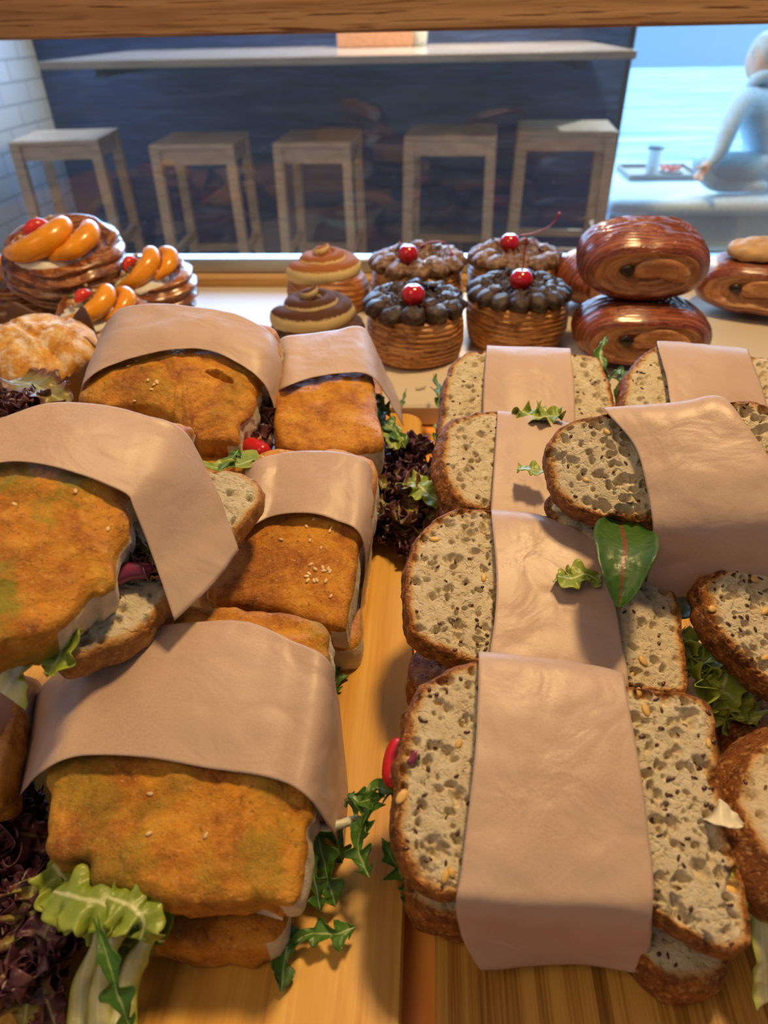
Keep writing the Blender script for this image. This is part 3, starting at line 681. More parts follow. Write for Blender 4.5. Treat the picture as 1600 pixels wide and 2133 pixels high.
# ---- C: ciabatta upper left
C_ = Plane((400,915,1.003), (400,650,1.045), (560,780,1.02))
sC = sandwich('ciabatta_sandwich', 'ciabatta sandwich with a dark hole in its crust, sesame seeds and red pepper, back left', GC, pz(380,860,.97))
slab('top_bread', ol(C_, [(245,648),(300,640),(420,640),(470,650),(540,668),(582,692),(580,760),(548,800),(535,835),(505,885),(500,927),(450,925),(405,915),(370,880),(320,850),(260,850),(200,848),(158,836),(160,812),(185,780),(215,700)]),
     sC, CIAB, .024, C_.n, dome=.012, rim=.006, nr=110, na=320, allcrust=True, rough=.0010, seeds=(8,0,'sesame'), seed=31, stain=.3, pits=[(C_.p(455,803), .0120, .0048, .024)], clusters=[(C_.p(326,812), .006, 6), (C_.p(478,800), .002, 2)], tears=.006, cut=lambda O: (O[:,0] > pz(498,800,1.02)[0]).astype(float))
slab('bottom_bread', oz(.985, [(250,760),(400,740),(560,750),(560,860),(520,960),(430,985),(350,940),(220,900)]), sC, CIAB, .03, [0,0,1], dome=0, allcrust=True, nr=30, seed=32, cut=lambda O: (O[:,0] > pz(500,900,.96)[0]).astype(float))
paper(grid(C_, [[(205,705,-.045),(185,770,-.045),(165,830,-.03)],
    [(225,668,-.008),(200,730,-.006),(178,798,.002)],
    [(262,640,.010),(245,700,.014),(232,764,.012)],
    [(350,634,.016),(335,690,.020),(318,737,.017)],
    [(440,645,.017),(430,690,.021),(415,728,.018)],
    [(510,664,.014),(500,715,.018),(488,753,.014)],
    [(567,698,.006),(560,740,.009),(545,795,.006)],
    [(584,740,-.015),(590,800,-.018),(572,855,-.02)],
    [(590,790,-.035),(597,860,-.045),(571,930,-.05)]]), sC, 44, 100, seed=4)
frill_clump('red_lettuce_leaf', [pz(*q) for q in [(540,850,.99),(545,890,.985),(525,910,.985),(550,870,.985)]], PURP, sC, .010, 20, 16, .010, 'purple frilly lettuce')
blob('red_pepper', [pz(*q) for q in [(510,925,.985),(535,935,.985),(556,948,.985)]], .0075, REDP, sC, label='glossy red pepper strip')
leaf('rocket_leaf', [pz(*q) for q in [(410,962,1.0),(450,975,1.0),(490,968,.998),(530,960,.995),(558,985,.992)]], .012, LETT, sC, .1, 2, 70, kind='rocket', label='bright green rocket leaf')
leaf('rocket_leaf', [pz(*q) for q in [(455,985,1.0),(478,960,1.0),(498,935,.998)]], .006, ROCKET, sC, .1, 2, 71, kind='rocket')

# ---- B: large ciabatta on the left
B_ = Plane((120,1310,1.036), (180,850,1.076), (380,940,1.056))
sB = sandwich('ciabatta_sandwich', 'large ciabatta sandwich at the left edge lying on top, green pesto stains and red onion', GC, pz(150,1250,.985))
slab('bottom_bread', ol(B_, [(20,1200),(80,1290),(132,1368),(235,1350),(305,1310),(342,1262),(425,1150),(490,1110),(545,1035),(520,985),(440,970),(250,950),(50,950)], -.030),
     sB, WHITECR, .020, B_.n, dome=-.002, rim=.006, nr=110, na=300, holes=260, seed=42, crustw=.0045, side_in=.004, bulge=.004)
slab('top_bread', ol(B_, [(-120,960),(-60,880),(50,850),(200,848),(330,868),(405,882),(398,910),(350,960),(300,1010),(272,1040),(270,1085),(246,1150),(232,1222),(190,1228),(170,1250),(135,1300),(90,1325),(20,1335),(-80,1330),(-150,1150)]),
     sB, CIAB, .022, B_.n, dome=.008, rim=.007, nr=120, na=340, allcrust=True, rough=.0010, seeds=(10,0,'sesame'), seed=41, stain=1.0, tears=.004, cut=lambda O: (O[:,0] > pz(205,1200,1.03)[0]).astype(float))
paper(grid(B_, [[(-200,900,0),(-180,960,.005),(-160,1020,.006)],
    [(-80,905,.01),(-60,950,.012),(-50,975,.012)],
    [(0,876,.013),(30,920,.014),(30,963,.014)],
    [(100,845,.014),(110,910,.016),(110,975,.015)],
    [(200,843,.014),(200,915,.016),(195,1000,.014)],
    [(300,868,.013),(275,950,.014),(262,1028,.011)],
    [(385,905,.008),(340,985,.010),(280,1060,.007)],
    [(447,1020,-.010),(402,1082,-.010),(320,1165,-.010)],
    [(497,1146,-.026),(442,1218,-.026),(364,1293,-.026)]]), sB, 44, 100, seed=5)
blob('onion_slice', [B_.p(*q) for q in [(225,1215,-.028),(270,1190,-.024),(325,1190,-.024)]], .0048, ONION, sB, label='glossy purple red onion slice')
frill_clump('lettuce_leaf', [B_.p(*q) for q in [(300,1150,-.03),(270,1170,-.03),(310,1180,-.03)]], PURG, sB, .008, 14, 17, .008)
leaf('lettuce_leaf', [pz(*q) for q in [(60,1270,1.020),(55,1335,1.018),(35,1390,1.008),(5,1445,1.0)]], .016, PALE, sB, .14, 2, 72, kind='rib')
leaf('lettuce_leaf', [pz(*q) for q in [(60,1310,1.020),(112,1305,1.022),(128,1350,1.018),(98,1410,1.012)]], .009, LETT, sB, .35, 3, 73, label='yellow-green curled lettuce')
leaf('lettuce_leaf', [pz(*q) for q in [(-20,1310,1.020),(40,1330,1.022),(92,1330,1.020),(112,1370,1.014)]], .010, PALE, sB, .25, 3, 74)

# ---- F: ciabatta cut by the left edge
sF = sandwich('ciabatta_sandwich', 'shaded ciabatta sandwich cut off by the left picture edge, mostly hidden under the others', GC, pz(0,1560,.89))
slab('top_bread', oz(.95, [(-200,1450),(-60,1410),(20,1440),(30,1500),(10,1580),(-20,1640),(-200,1640)]), sF, CIAB, .026, [0,0,1], dome=.004, allcrust=True, nr=30, seed=45)
slab('bottom_bread', oz(.915, [(-200,1500),(-60,1480),(20,1500),(30,1560),(10,1640),(-200,1700)]), sF, CIAB, .022, [0,0,1], dome=.0, allcrust=True, nr=30, seed=46)
paper([[pz(-60,1405,.962),pz(10,1400,.960),pz(70,1415,.93),pz(88,1440,.896)],[pz(-60,1470,.960),pz(0,1480,.958),pz(50,1560,.92),pz(58,1640,.896)],[pz(-60,1500,.958),pz(-10,1520,.956),pz(20,1620,.92),pz(36,1690,.896)]], sF, 24, 40, seed=6)
frill_clump('red_lettuce_leaf', oz(.90, [(-10,1700),(10,1730),(40,1700)]), PURP, sF, .010, 14, 18, .012)

# ---- G: front seeded bread
G_ = Plane((1100,1990,.950), (1100,1385,.990), (1480,1600,.972))
sG = sandwich('seeded_bread_sandwich', 'largest seeded bread sandwich, in front on the bamboo board, wide paper band', GM, pz(1150,1700,.89))
slab('bottom_slice', oz(.922, [(880,1560),(840,1700),(835,1820),(870,1885),(960,1915),(1150,1925),(1290,1950),(1380,2030),(1450,2052),(1495,2040),(1515,2000),(1500,1850),(1450,1600),(1200,1480),(950,1500)]),
     sG, CRUMB, .020, [0,0,1], nr=70, na=300, holes=160, seeds=(90,6,'flax'), seed=51, crustw=.004)
slab('top_slice', ol(G_, [(1000,1376),(925,1396),(866,1440),(838,1530),(826,1640),(822,1710),(838,1790),(885,1850),(960,1876),(1150,1878),(1335,1896),(1440,1950),(1510,1984),(1550,1975),(1568,1935),(1548,1830),(1528,1760),(1508,1640),(1496,1540),(1478,1470),(1440,1446),(1310,1424),(1150,1395)]),
     sG, CRUMB, .017, G_.n, nr=190, na=520, holes=900, seeds=(150,14,'flax'), seed=52, crustw=.0042, bulge=.002, rim=.003)
paper(grid(G_, [[(990,1370,-.02),(997,1376,.004),(990,1560,.008),(962,1800,.008),(950,1885,.004),(966,1958,-.028),(1000,2016,'z.905')],
    [(1090,1380,-.02),(1095,1384,.005),(1095,1570,.009),(1080,1810,.009),(1078,1894,.004),(1090,1964,-.028),(1110,2010,'z.903')],
    [(1200,1390,-.02),(1200,1397,.005),(1215,1580,.009),(1220,1820,.009),(1222,1902,.004),(1220,1966,-.028),(1215,2008,'z.903')],
    [(1300,1412,-.02),(1300,1418,.004),(1332,1600,.008),(1358,1800,.008),(1358,1912,.004),(1352,1976,-.028),(1325,2026,'z.905')]]), sG, 100, 50, seed=7)
for k, (pp, wd) in enumerate([([(815,1650,.945),(780,1640,.94),(765,1680,.935),(760,1740,.93)], .010), ([(840,1680,.94),(815,1640,.94),(790,1640,.935)], .010), ([(790,1660,.94),(750,1670,.935),(718,1665,.93)], .007), ([(765,1700,.935),(745,1760,.925),(770,1830,.92)], .008), ([(800,1760,.93),(830,1810,.92),(860,1860,.915)], .009), ([(845,1830,.92),(850,1860,.915),(840,1885,.91)], .005)]):
    leaf('rocket_leaf', [pz(*q) for q in pp], wd, ROCKET, sG, .15, 2, 80+k, kind='rocket', roll=.4*(k%3-1))
blob('red_pepper', [pz(*q) for q in [(835,1540,.95),(822,1590,.95),(818,1640,.95)]], .006, REDP, sG)
blob('onion_slice', [G_.p(*q) for q in [(848,1590,-.001),(860,1580,-.001),(868,1560,-.001)]], .0018, ONION, sG)
leaf('cheese_piece', [G_.p(*q) for q in [(1470,1700,-.004),(1500,1695,.004),(1545,1720,.003)]], .006, CHEESE, sG, .1, 2, 90, kind='smooth')

# ---- H
H_ = Plane((1000,1370,.960), (1000,1065,.992), (1400,1300,.965))
sH = sandwich('seeded_bread_sandwich', 'seeded bread sandwich with yellow kernels, directly behind the largest front one', GM, pz(1100,1300,.89))
slab('bottom_slice', oz(.925, [(880,1330),(850,1370),(858,1420),(950,1450),(1200,1460),(1400,1440),(1420,1330),(1300,1200),(950,1180)]), sH, CRUMB, .02, [0,0,1], nr=50, na=240, holes=100, seeds=(40,0,'flax'), seed=55)
slab('top_slice', ol(H_, [(1000,1058),(940,1062),(895,1088),(862,1135),(845,1200),(842,1260),(856,1316),(900,1350),(960,1372),(1080,1385),(1200,1400),(1320,1432),(1420,1446),(1438,1425),(1430,1330),(1415,1250),(1385,1205),(1300,1150),(1200,1085),(1100,1065)]),
     sH, CRUMB, .017, H_.n, nr=160, na=460, holes=760, seeds=(110,10,'flax'), seed=56, crustw=.004, bulge=.002, rim=.003)
paper(grid(H_, [[(1025,1066,-.015),(1024,1073,.004),(1034,1200,.008),(1030,1290,.009),(1019,1369,.009),(1019,1380,.0)],
    [(1100,1070,-.015),(1100,1078,.006),(1115,1200,.009),(1118,1300,.009),(1115,1381,.009),(1115,1392,.0)],
    [(1180,1090,-.015),(1180,1098,.006),(1200,1210,.009),(1205,1310,.009),(1215,1400,.009),(1215,1412,.0)],
    [(1250,1120,-.015),(1250,1130,.004),(1275,1240,.008),(1292,1330,.008),(1306,1426,.008),(1306,1438,.0)]]), sH, 60, 50, seed=8, wr=.0018)
leaf('lettuce_leaf', [pz(*q) for q in [(1160,1200,.985),(1190,1205,.987),(1220,1195,.987),(1250,1215,.984)]], .008, LETT, sH, .3, 3, 91)

# ---- I
I_ = Plane((1000,1060,.968), (1000,866,.998), (1200,1000,.975))
sI = sandwich('seeded_bread_sandwich', 'seeded bread sandwich with a thick brown crust edge facing the purple lettuce', GM, pz(1050,1000,.89))
slab('bottom_slice', oz(.935, [(925,960),(912,1000),(915,1060),(960,1110),(1150,1120),(1200,1000),(1100,930)]), sI, CRUMB, .03, [0,0,1], nr=40, na=200, holes=60, seed=57)
slab('top_slice', ol(I_, [(1035,856),(975,862),(935,885),(920,930),(920,980),(938,1030),(975,1058),(1030,1068),(1120,1080),(1250,1085),(1330,1040),(1320,930),(1250,890),(1140,870)]),
     sI, CRUMB, .022, I_.n, nr=110, na=380, holes=420, seeds=(60,6,'flax'), seed=58, crustw=.0045, bulge=.006, rim=.003)
paper(grid(I_, [[(1036,858,-.01),(1036,866,.004),(1030,960,.008),(1022,1072,.008),(1022,1082,.0)],
    [(1090,864,-.01),(1090,872,.006),(1090,970,.010),(1090,1080,.009),(1090,1090,.0)],
    [(1150,876,-.01),(1150,885,.006),(1160,980,.010),(1170,1085,.009),(1170,1095,.0)],
    [(1230,890,-.01),(1230,900,.004),(1240,990,.008),(1250,1090,.008),(1250,1100,.0)]]), sI, 44, 44, seed=9)
leaf('lettuce_leaf', [pz(*q) for q in [(1078,975,.995),(1110,978,.997),(1150,985,.997)]], .006, LETT, sI, .3, 2, 92)

# ---- J
J_ = Plane((1000,905,.975), (1000,735,1.008), (1250,850,.983))
sJ = sandwich('seeded_bread_sandwich', 'seeded bread sandwich at the back, standing below the cherry-topped pastries', GM, pz(1100,860,.89))
slab('bottom_slice', oz(.94, [(930,850),(922,900),(940,950),(1100,960),(1280,950),(1290,850),(1200,800),(1000,800)]), sJ, CRUMB, .035, [0,0,1], nr=40, na=200, holes=60, seed=59)
slab('top_slice', ol(J_, [(1010,726),(955,742),(928,785),(918,850),(920,905),(1000,930),(1150,945),(1280,930),(1285,860),(1268,790),(1245,745),(1190,734),(1100,728)]),
     sJ, CRUMB, .016, J_.n, nr=110, na=380, holes=420, seeds=(80,6,'flax'), seed=60, crustw=.004, bulge=.002, rim=.003)
paper(grid(J_, [[(1013,722,-.02),(1014,728,.004),(1008,800,.008),(1006,880,.008),(1006,900,.0)],
    [(1075,723,-.02),(1075,730,.006),(1070,800,.011),(1070,882,.010),(1070,905,.0)],
    [(1135,725,-.02),(1135,732,.006),(1135,805,.011),(1135,884,.010),(1135,908,.0)],
    [(1189,728,-.02),(1189,735,.004),(1196,810,.008),(1198,890,.008),(1198,912,.0)]]), sJ, 44, 44, seed=10)
leaf('lettuce_leaf', [pz(*q) for q in [(1085,858,.998),(1120,868,1.0),(1168,866,.998)]], .012, LETT, sJ, .4, 3, 93, label='light green frilly lettuce')
for k, (pp, wd) in enumerate([([(1265,850,.95),(1262,790,.985),(1250,740,1.0),(1262,700,1.01)], .006), ([(1260,800,.975),(1285,775,.985),(1300,765,.985)], .004), ([(1285,850,.96),(1290,810,.975),(1298,768,.98)], .008), ([(905,785,.93),(915,820,.93),(912,850,.925)], .010), ([(925,850,.93),(915,890,.92),(905,920,.915)], .006)]):
    leaf('rocket_leaf', [pz(*q) for q in pp], wd, ROCKET, sJ, .2, 2, 95+k, kind='rocket', up=(0,-.6,.8), roll=.5*(k%2))

# ---- K
K_ = Plane((1400,850,.985), (1400,725,1.008), (1560,800,.99))
sK = sandwich('seeded_bread_sandwich', 'seeded bread sandwich at the back right with a big hole in its crumb', GM, pz(1480,820,.89))
slab('bottom_slice', oz(.945, [(1310,850),(1310,920),(1500,950),(1680,900),(1680,830),(1500,790),(1380,790)]), sK, CRUMB, .035, [0,0,1], nr=30, na=200, holes=40, seed=61)
slab('top_slice', ol(K_, [(1385,716),(1335,738),(1308,780),(1297,830),(1310,880),(1450,900),(1600,900),(1690,880),(1700,800),(1660,750),(1560,738),(1450,726)]),
     sK, CRUMB, .016, K_.n, nr=110, na=360, holes=420, seeds=(80,4,'flax'), seed=66, crustw=.004, bulge=.002, rim=.003)
paper(grid(K_, [[(1370,712,-.02),(1370,718,.004),(1388,790,.008),(1400,880,.007),(1400,895,0)],
    [(1430,714,-.02),(1430,721,.006),(1445,795,.011),(1455,880,.008),(1455,895,0)],
    [(1500,722,-.02),(1500,729,.006),(1520,800,.010),(1530,880,.008),(1530,895,0)],
    [(1560,731,-.02),(1560,738,.003),(1585,805,.006),(1605,880,.006),(1605,895,0)]]), sK, 44, 44, seed=12)

# ---- M and N at the right edge
sM = sandwich('seeded_bread_sandwich', 'seeded bread sandwich at the right edge under the raised one, green lettuce beneath it', GM, pz(1600,1400,.89))
M_ = Plane((1600,1420,.962), (1500,1240,.985), (1750,1300,.975))
slab('bottom_slice', oz(.915, [(1510,1480),(1540,1530),(1620,1560),(1800,1550),(1800,1400),(1600,1400),(1520,1430)]), sM, CRUMB, .02, [0,0,1], nr=30, na=200, holes=60, seed=67)
slab('top_slice', ol(M_, [(1470,1250),(1482,1200),(1560,1160),(1720,1150),(1830,1250),(1830,1420),(1720,1470),(1640,1448),(1585,1410),(1530,1360),(1490,1310)]),
     sM, CRUMB, .018, M_.n, nr=120, na=360, holes=420, seeds=(80,8,'flax'), seed=68, crustw=.0045, bulge=.002, rim=.003)
frill_clump('lettuce_leaf', [pz(*q) for q in [(1470,1390,.935),(1500,1420,.93),(1460,1430,.93),(1540,1450,.925),(1510,1460,.92)]], LETT, sM, .008, 12, 19, .014, 'bright green lettuce')
leaf('lettuce_leaf', [pz(*q) for q in [(1520,1370,.94),(1510,1420,.938),(1490,1460,.93),(1480,1510,.92)]], .013, LETT, sM, .15, 2, 101)
leaf('lettuce_leaf', [pz(*q) for q in [(1440,1380,.935),(1460,1370,.94),(1500,1385,.94)]], .012, LETT, sM, .15, 2, 102)
leaf('spinach_leaf', [pz(*q) for q in [(1400,1230,.95),(1430,1260,.945),(1470,1270,.94)]], .012, SPIN, sM, .2, 2, 103, kind='smooth')

L_ = Plane((1355,1105,1.012), (1262,858,1.052), (1560,1090,1.022))
sL = sandwich('seeded_bread_sandwich', 'raised seeded bread sandwich on top at the right, green spinach leaf hanging out of it', GM, pz(1400,1050,.98))
slab('bottom_slice', ol(L_, [(1145,1030),(1146,1080),(1172,1145),(1225,1190),(1330,1200),(1500,1196),(1700,1190),(1750,1050),(1600,980),(1250,980)], -.034), sL, CRUMB, .014, L_.n, nr=80, na=320, holes=260, seeds=(60,4,'flax'), seed=70, crustw=.0045, rim=.003)
slab('top_slice', ol(L_, [(1262,858),(1205,868),(1160,890),(1140,930),(1138,965),(1150,1010),(1185,1050),(1240,1075),(1290,1076),(1345,1088),(1500,1090),(1680,1085),(1740,1000),(1700,880),(1600,842),(1500,836),(1380,842)]),
     sL, CRUMB, .017, L_.n, nr=150, na=440, holes=700, seeds=(110,10,'flax'), seed=71, crustw=.0042, bulge=.002, rim=.003)
paper(grid(L_, [[(1258,852,-.02),(1262,857,.005),(1322,930,.009),(1348,1020,.009),(1360,1103,.004),(1352,1182,-.025),(1340,1246,-.048)],
    [(1340,844,-.02),(1342,849,.006),(1395,930,.011),(1425,1020,.011),(1432,1103,.004),(1427,1182,-.024),(1420,1246,-.048)],
    [(1430,837,-.02),(1432,842,.006),(1480,930,.011),(1510,1020,.011),(1517,1100,.004),(1514,1180,-.024),(1510,1242,-.048)],
    [(1512,831,-.02),(1514,836,.005),(1570,930,.010),(1600,1010,.010),(1614,1096,.004),(1614,1176,-.024),(1605,1237,-.048)],
    [(1560,900,-.02),(1562,910,.003),(1610,960,.006),(1650,1010,.006),(1672,1092,.003),(1670,1172,-.028),(1660,1232,-.048)]]), sL, 80, 60, seed=13)
leaf('spinach_leaf', [pz(*q) for q in [(1292,1085,1.005),(1302,1130,1.015),(1297,1190,1.012),(1290,1268,1.0)]], .0165, SPIN, sL, .06, 1.5, 104, kind='smooth', label='dark green oval spinach leaf with a red rib', curl=.25)
blob('shredded_chicken', [L_.p(*q) for q in [(1150,1060,-.028),(1180,1055,-.026),(1210,1065,-.026)]], .003, CHEESE, sL)

sN = sandwich('crusty_bread_sandwich', 'dark-crusted round bread sandwich cut off at the lower right picture edge', GM, pz(1620,1700,.89))
N_ = Plane((1700,1700,.965), (1600,1540,.965), (1700,1540,.965))
BROWNC = m_crumb('brown_crust_bread', ((0.62,0.47,0.29),(0.80,0.67,0.47)), ((0.34,0.11,0.02),(0.17,0.05,0.015)))
slab('top_slice', ol(N_, [(1590,1540),(1545,1595),(1535,1660),(1548,1720),(1590,1775),(1700,1830),(1850,1800),(1880,1650),(1800,1520),(1680,1500)]), sN, BROWNC, .036, [0,0,1], nr=60, na=260, holes=100, seed=75, crustw=.004, bulge=.012, seeds=(20,2,'flax'))
slab('bottom_slice', oz(.91, [(1550,1700),(1580,1790),(1650,1840),(1850,1820),(1880,1650),(1700,1600)]), sN, BROWNC, .018, [0,0,1], nr=30, na=160, seed=76)
for k, (pp, wd, mt) in enumerate([([(1550,1800,.955),(1560,1840,.95),(1568,1880,.945),(1562,1925,.935)], .009, LETT), ([(1575,1840,.95),(1585,1900,.94),(1590,1980,.93),(1600,2090,.91)], .007, PALE), ([(1600,1860,.94),(1600,1920,.93),(1610,2000,.915)], .007, LETT), ([(1530,1640,.93),(1545,1660,.93),(1550,1700,.92)], .006, PURP)]):
    leaf('lettuce_leaf', [pz(*q) for q in pp], wd, mt, sN, .2, 2, 110+k, kind='frill' if mt is not PALE else 'rib')
# ================================================================== PASTRIES
CRUF = m_lamin('cruffin_pastry', (.26,.085,.02), (.56,.24,.06), (.78,.44,.15), .38, 1.0, .25)
BUN = m_lamin('brioche_bun', (.28,.09,.022), (.48,.18,.045), (.60,.27,.08), .45, 1.0, .15)
PAIN = m_lamin('glazed_croissant', (.10,.022,.012), (.24,.055,.022), (.42,.13,.045), .22, 1.3, .7)
PAINF = m_lamin('croissant_end', (.32,.12,.04), (.50,.22,.08), (.62,.32,.13), .4, .6, .2)
DAN = m_lamin('danish_pastry', (.11,.028,.009), (.30,.09,.022), (.58,.25,.07), .25, 1.1, .7)
mm = M('dark_chocolate_cream', .28, .5, (.030,.013,.008)); _v = mm.co(); _f = mm.noise(_v, 160, 5, .7)
mm.color(mm.mix(mm.val(_f, .5, .72), (.030,.012,.008), (.13,.075,.05))); mm.bump(_f, .7, .003); CHOC = mm.m
mm = M('milk_chocolate_cream', .4, .5); _v = mm.co(); _f = mm.noise(_v, 130, 5, .7); mm.color(mm.mix(mm.val(_f, .42, .68), (.11,.045,.022), (.42,.27,.18))); mm.bump(_f, .7, .003); CHOCM = mm.m
mm = M('cocoa_dusted_cream', .75, .3); _v = mm.co(); _g = mm.n('ShaderNodeNewGeometry'); _s = mm.n('ShaderNodeSeparateXYZ'); mm.l(_g.outputs['Normal'], _s.inputs[0])
_f = mm.math('ADD', mm.attr('dust'), mm.math('MULTIPLY', mm.math('SUBTRACT', mm.noise(_v, 420, 3, .8), .5), .9))
mm.color(mm.mix(mm.val(_f, .42, .62), (.80,.62,.30), (.36,.125,.035))); COCOA = mm.m
mm = M('dark_cocoa_dusted_cream', .8, .3); _v = mm.co(); _f = mm.math('ADD', mm.attr('dust'), mm.math('MULTIPLY', mm.math('SUBTRACT', mm.noise(_v, 420, 3, .8), .5), .9))
mm.color(mm.mix(mm.val(_f, .42, .62), (.66,.52,.27), (.095,.036,.018))); COCOAD = mm.m
BUND = m_lamin('cocoa_bun', (.05,.018,.01), (.11,.04,.02), (.17,.07,.035), .7, 1.0, 0)
CHERRY = M('glace_cherry', .12, .6, (.50,.006,.018), Coat_Weight=.6).m
STEM = M('cherry_stem', .3, .5, (.42,.03,.05)).m
PEACH = m_plain('peach_flesh', (.95,.36,.012), .25); PEACH.node_tree.nodes['Principled BSDF'].inputs['Coat Weight'].default_value = .5
PEACH.node_tree.nodes['Principled BSDF'].inputs['Coat Weight'].default_value = .2
BERRY = m_plain('strawberry_flesh', (.70,.05,.04), .25); CREAM = m_plain('sugared_cream', (.80,.78,.70), .6)
FIG = m_plain('dark_berry', (.10,.008,.03), .15); NUT = m_plain('nut_crumble', (.72,.50,.24), .6); HERB = m_plain('green_crumbs', (.10,.14,.04), .6)
DCH = M('chocolate_stick', .3, .5, (.018,.008,.006)).m
CASE = m_plain('brown_baking_paper', (.12,.06,.045), .6); WRAP = m_plain('brown_wrapper', (.20,.105,.075), .5)
Z3 = np.zeros(3)
def lathe(prof, n=72, nz=1, disp=None, wob=0):
    prof = catmull(np.array([(r,0,z) for r, z in prof]), 170); V = []
    for r, _, z in prof:
        for j in range(n): a = 2*pi*j/n; V.append((max(r,1e-4)*cos(a), max(r,1e-4)*sin(a), z))
    return np.array(V), grid_faces(len(prof), n, True)
def radial(V, amt):
    d = V.copy(); d[:,2] = 0; L = np.linalg.norm(d, axis=1, keepdims=True)+1e-6; return V + d/L*amt[:,None]*np.minimum(1, L/.01)
def cherry(t, x, y, z, r=.0135, stem=None):
    v, f = ellips(np.array([x,y,z]), np.eye(3), (r,r,r*.95), 24, 16); v[:,2] -= np.exp(-((v[:,0]-x)**2+(v[:,1]-y)**2)/(r*.3)**2)*(v[:,2] > z)*r*.2
    c = link('cherry', v, f, CHERRY, t)
    if stem is not None:
        vv, ff = tube(catmull(np.array(stem), 24), np.concatenate([np.full(21,.0009), [.0013,.002,.0022]]), 7); link('stem', vv, ff, STEM, c, smooth=True) if False else None
        o = link('stem', vv, ff, STEM, None, base=np.zeros(3)); o.parent = c; o.location = (0,0,0)
    return c
def cruffin(label, cream, r, h, seed, stem=None, style='petal', mat=None, ch=(0,-.012), loc=(0,0,0), cherr=True):
    t = thing('cherry_cruffin', label, 'pastry', (0,0,0), 'cherry and chocolate cream cruffins'); R = random.Random(seed)
    v, f = lathe([(.0005,0),(r*.82,0),(r*.93,.004),(r*.99,h*.3),(r,h*.55),(r*.97,h*.85),(r*.88,h),(r*.5,h+.006),(.0005,h+.008)], 96)
    ang = np.arctan2(v[:,1], v[:,0]); v = radial(v, fbm(v, 22, seed, 3)*.0022 + .0012*np.sin(v[:,2]*1050+ang*1.2+fbm(v,14,seed,2)*2))
    link('pastry_body', v, f, mat or CRUF, t, attrs={'lam': v[:,2]+ang*.0016+.002*np.sin(ang*2+seed)})
    mb = MB(); n = 15 if cream is CHOC and ch[0] == 0 else 12
    # core mound of cream + a border of shells
    cv, cf = lathe([(.0005,h+.002),(r*.80,h+.0),(r*.86,h+.006),(r*.7,h+.013),(r*.3,h+.010),(.0005,h+.012)], 80)
    cv[:,2] += fbm(cv, 110, seed+2, 4)*.0075*(cv[:,2] > h+.004); mb.add(cv, cf)
    for k in range(n):
        a = 2*pi*k/n + R.uniform(-.05,.05); rr = r*.84; c = np.array([cos(a)*rr, sin(a)*rr, h+.006+R.uniform(-.001,.002)])
        rad = np.array([cos(a), sin(a), .0]); tg = np.array([-sin(a), cos(a), 0]); up = np.array([0,0,1.])
        w_ = 2*pi*rr/n*.60
        ev, ef = ellips(c, (N(rad-.35*up), tg, N(up+.35*rad)), (r*.24, w_, .0095), 12, 9); ev = ev + np.stack([fbm(ev, 160, seed+k, 3)*(.0010 if n == 15 else .0030)]*3, 1); mb.add(ev, ef)
        if R.random() < .6:
            c2 = c*[.80,.80,1]+np.array([0,0,.007]); ev, ef = ellips(c2, (N(rad-.2*up), tg, up), (r*.15, w_*.7, .006), 10, 7); ev = ev + np.stack([fbm(ev, 200, seed+k+50, 3)*.0015]*3, 1); mb.add(ev, ef)
    mb.link('chocolate_cream', [cream], t)
    sh = MB()                                              # chocolate shavings
    for k in range(46):
        a = R.random()*6.28; q = r*.72*sqrt(R.random()); c = np.array([cos(a)*q, sin(a)*q, h+.016+R.uniform(-.003,.003)]); b = R.random()*6.28; L = R.uniform(.003,.007)
        p = [c+np.array([cos(b), sin(b), .2])*L*(s-.5)+np.array([0,0,.002*sin(s*3)]) for s in np.linspace(0,1,4)]; vv, ff = tube(p, R.uniform(.0006,.0013), 4); sh.add(vv, ff)
    o = sh.link('chocolate_shavings', [cream], t); o['kind'] = 'stuff'
    if cherr: cherry(t, ch[0], ch[1], h+.024, .0145, stem)
    t.location = loc; return t
def at(px, py, z, r): p = pz(px, py, z); return (p[0], p[1]+r, z)
TZ = .898
cruffin('cherry cruffin with dark chocolate cream, in front left, its cherry without a stem', CHOC, .0605, .060, 3, None, ch=(-.001,-.028), loc=at(860, 776, TZ, .060))
cruffin('cherry cruffin with dark scalloped chocolate cream, front right, upright red stem', CHOC, .0635, .060, 4, [(0,-.016,.093),(.001,-.016,.108),(.0,-.015,.125),(.002,-.014,.133)], ch=(0,-.016), loc=at(1080, 748, TZ, .0635))
cruffin('back left cruffin with pale-dusted milk chocolate cream, cherry stem lying to the right', CHOCM, .0665, .062, 5, [(.000,-.032,.093),(.02,-.026,.100),(.040,-.020,.096),(.050,-.022,.080)], ch=(-.012,-.036), loc=at(866, 672, TZ, .064))
cruffin('back right cruffin with milk chocolate cream, long stem curving up to the right', CHOCM, .0645, .062, 6, [(.006,.004,.094),(.03,.006,.098),(.050,.008,.108),(.060,.008,.124)], ch=(-.008,-.004), loc=at(1070, 660, TZ, .064))

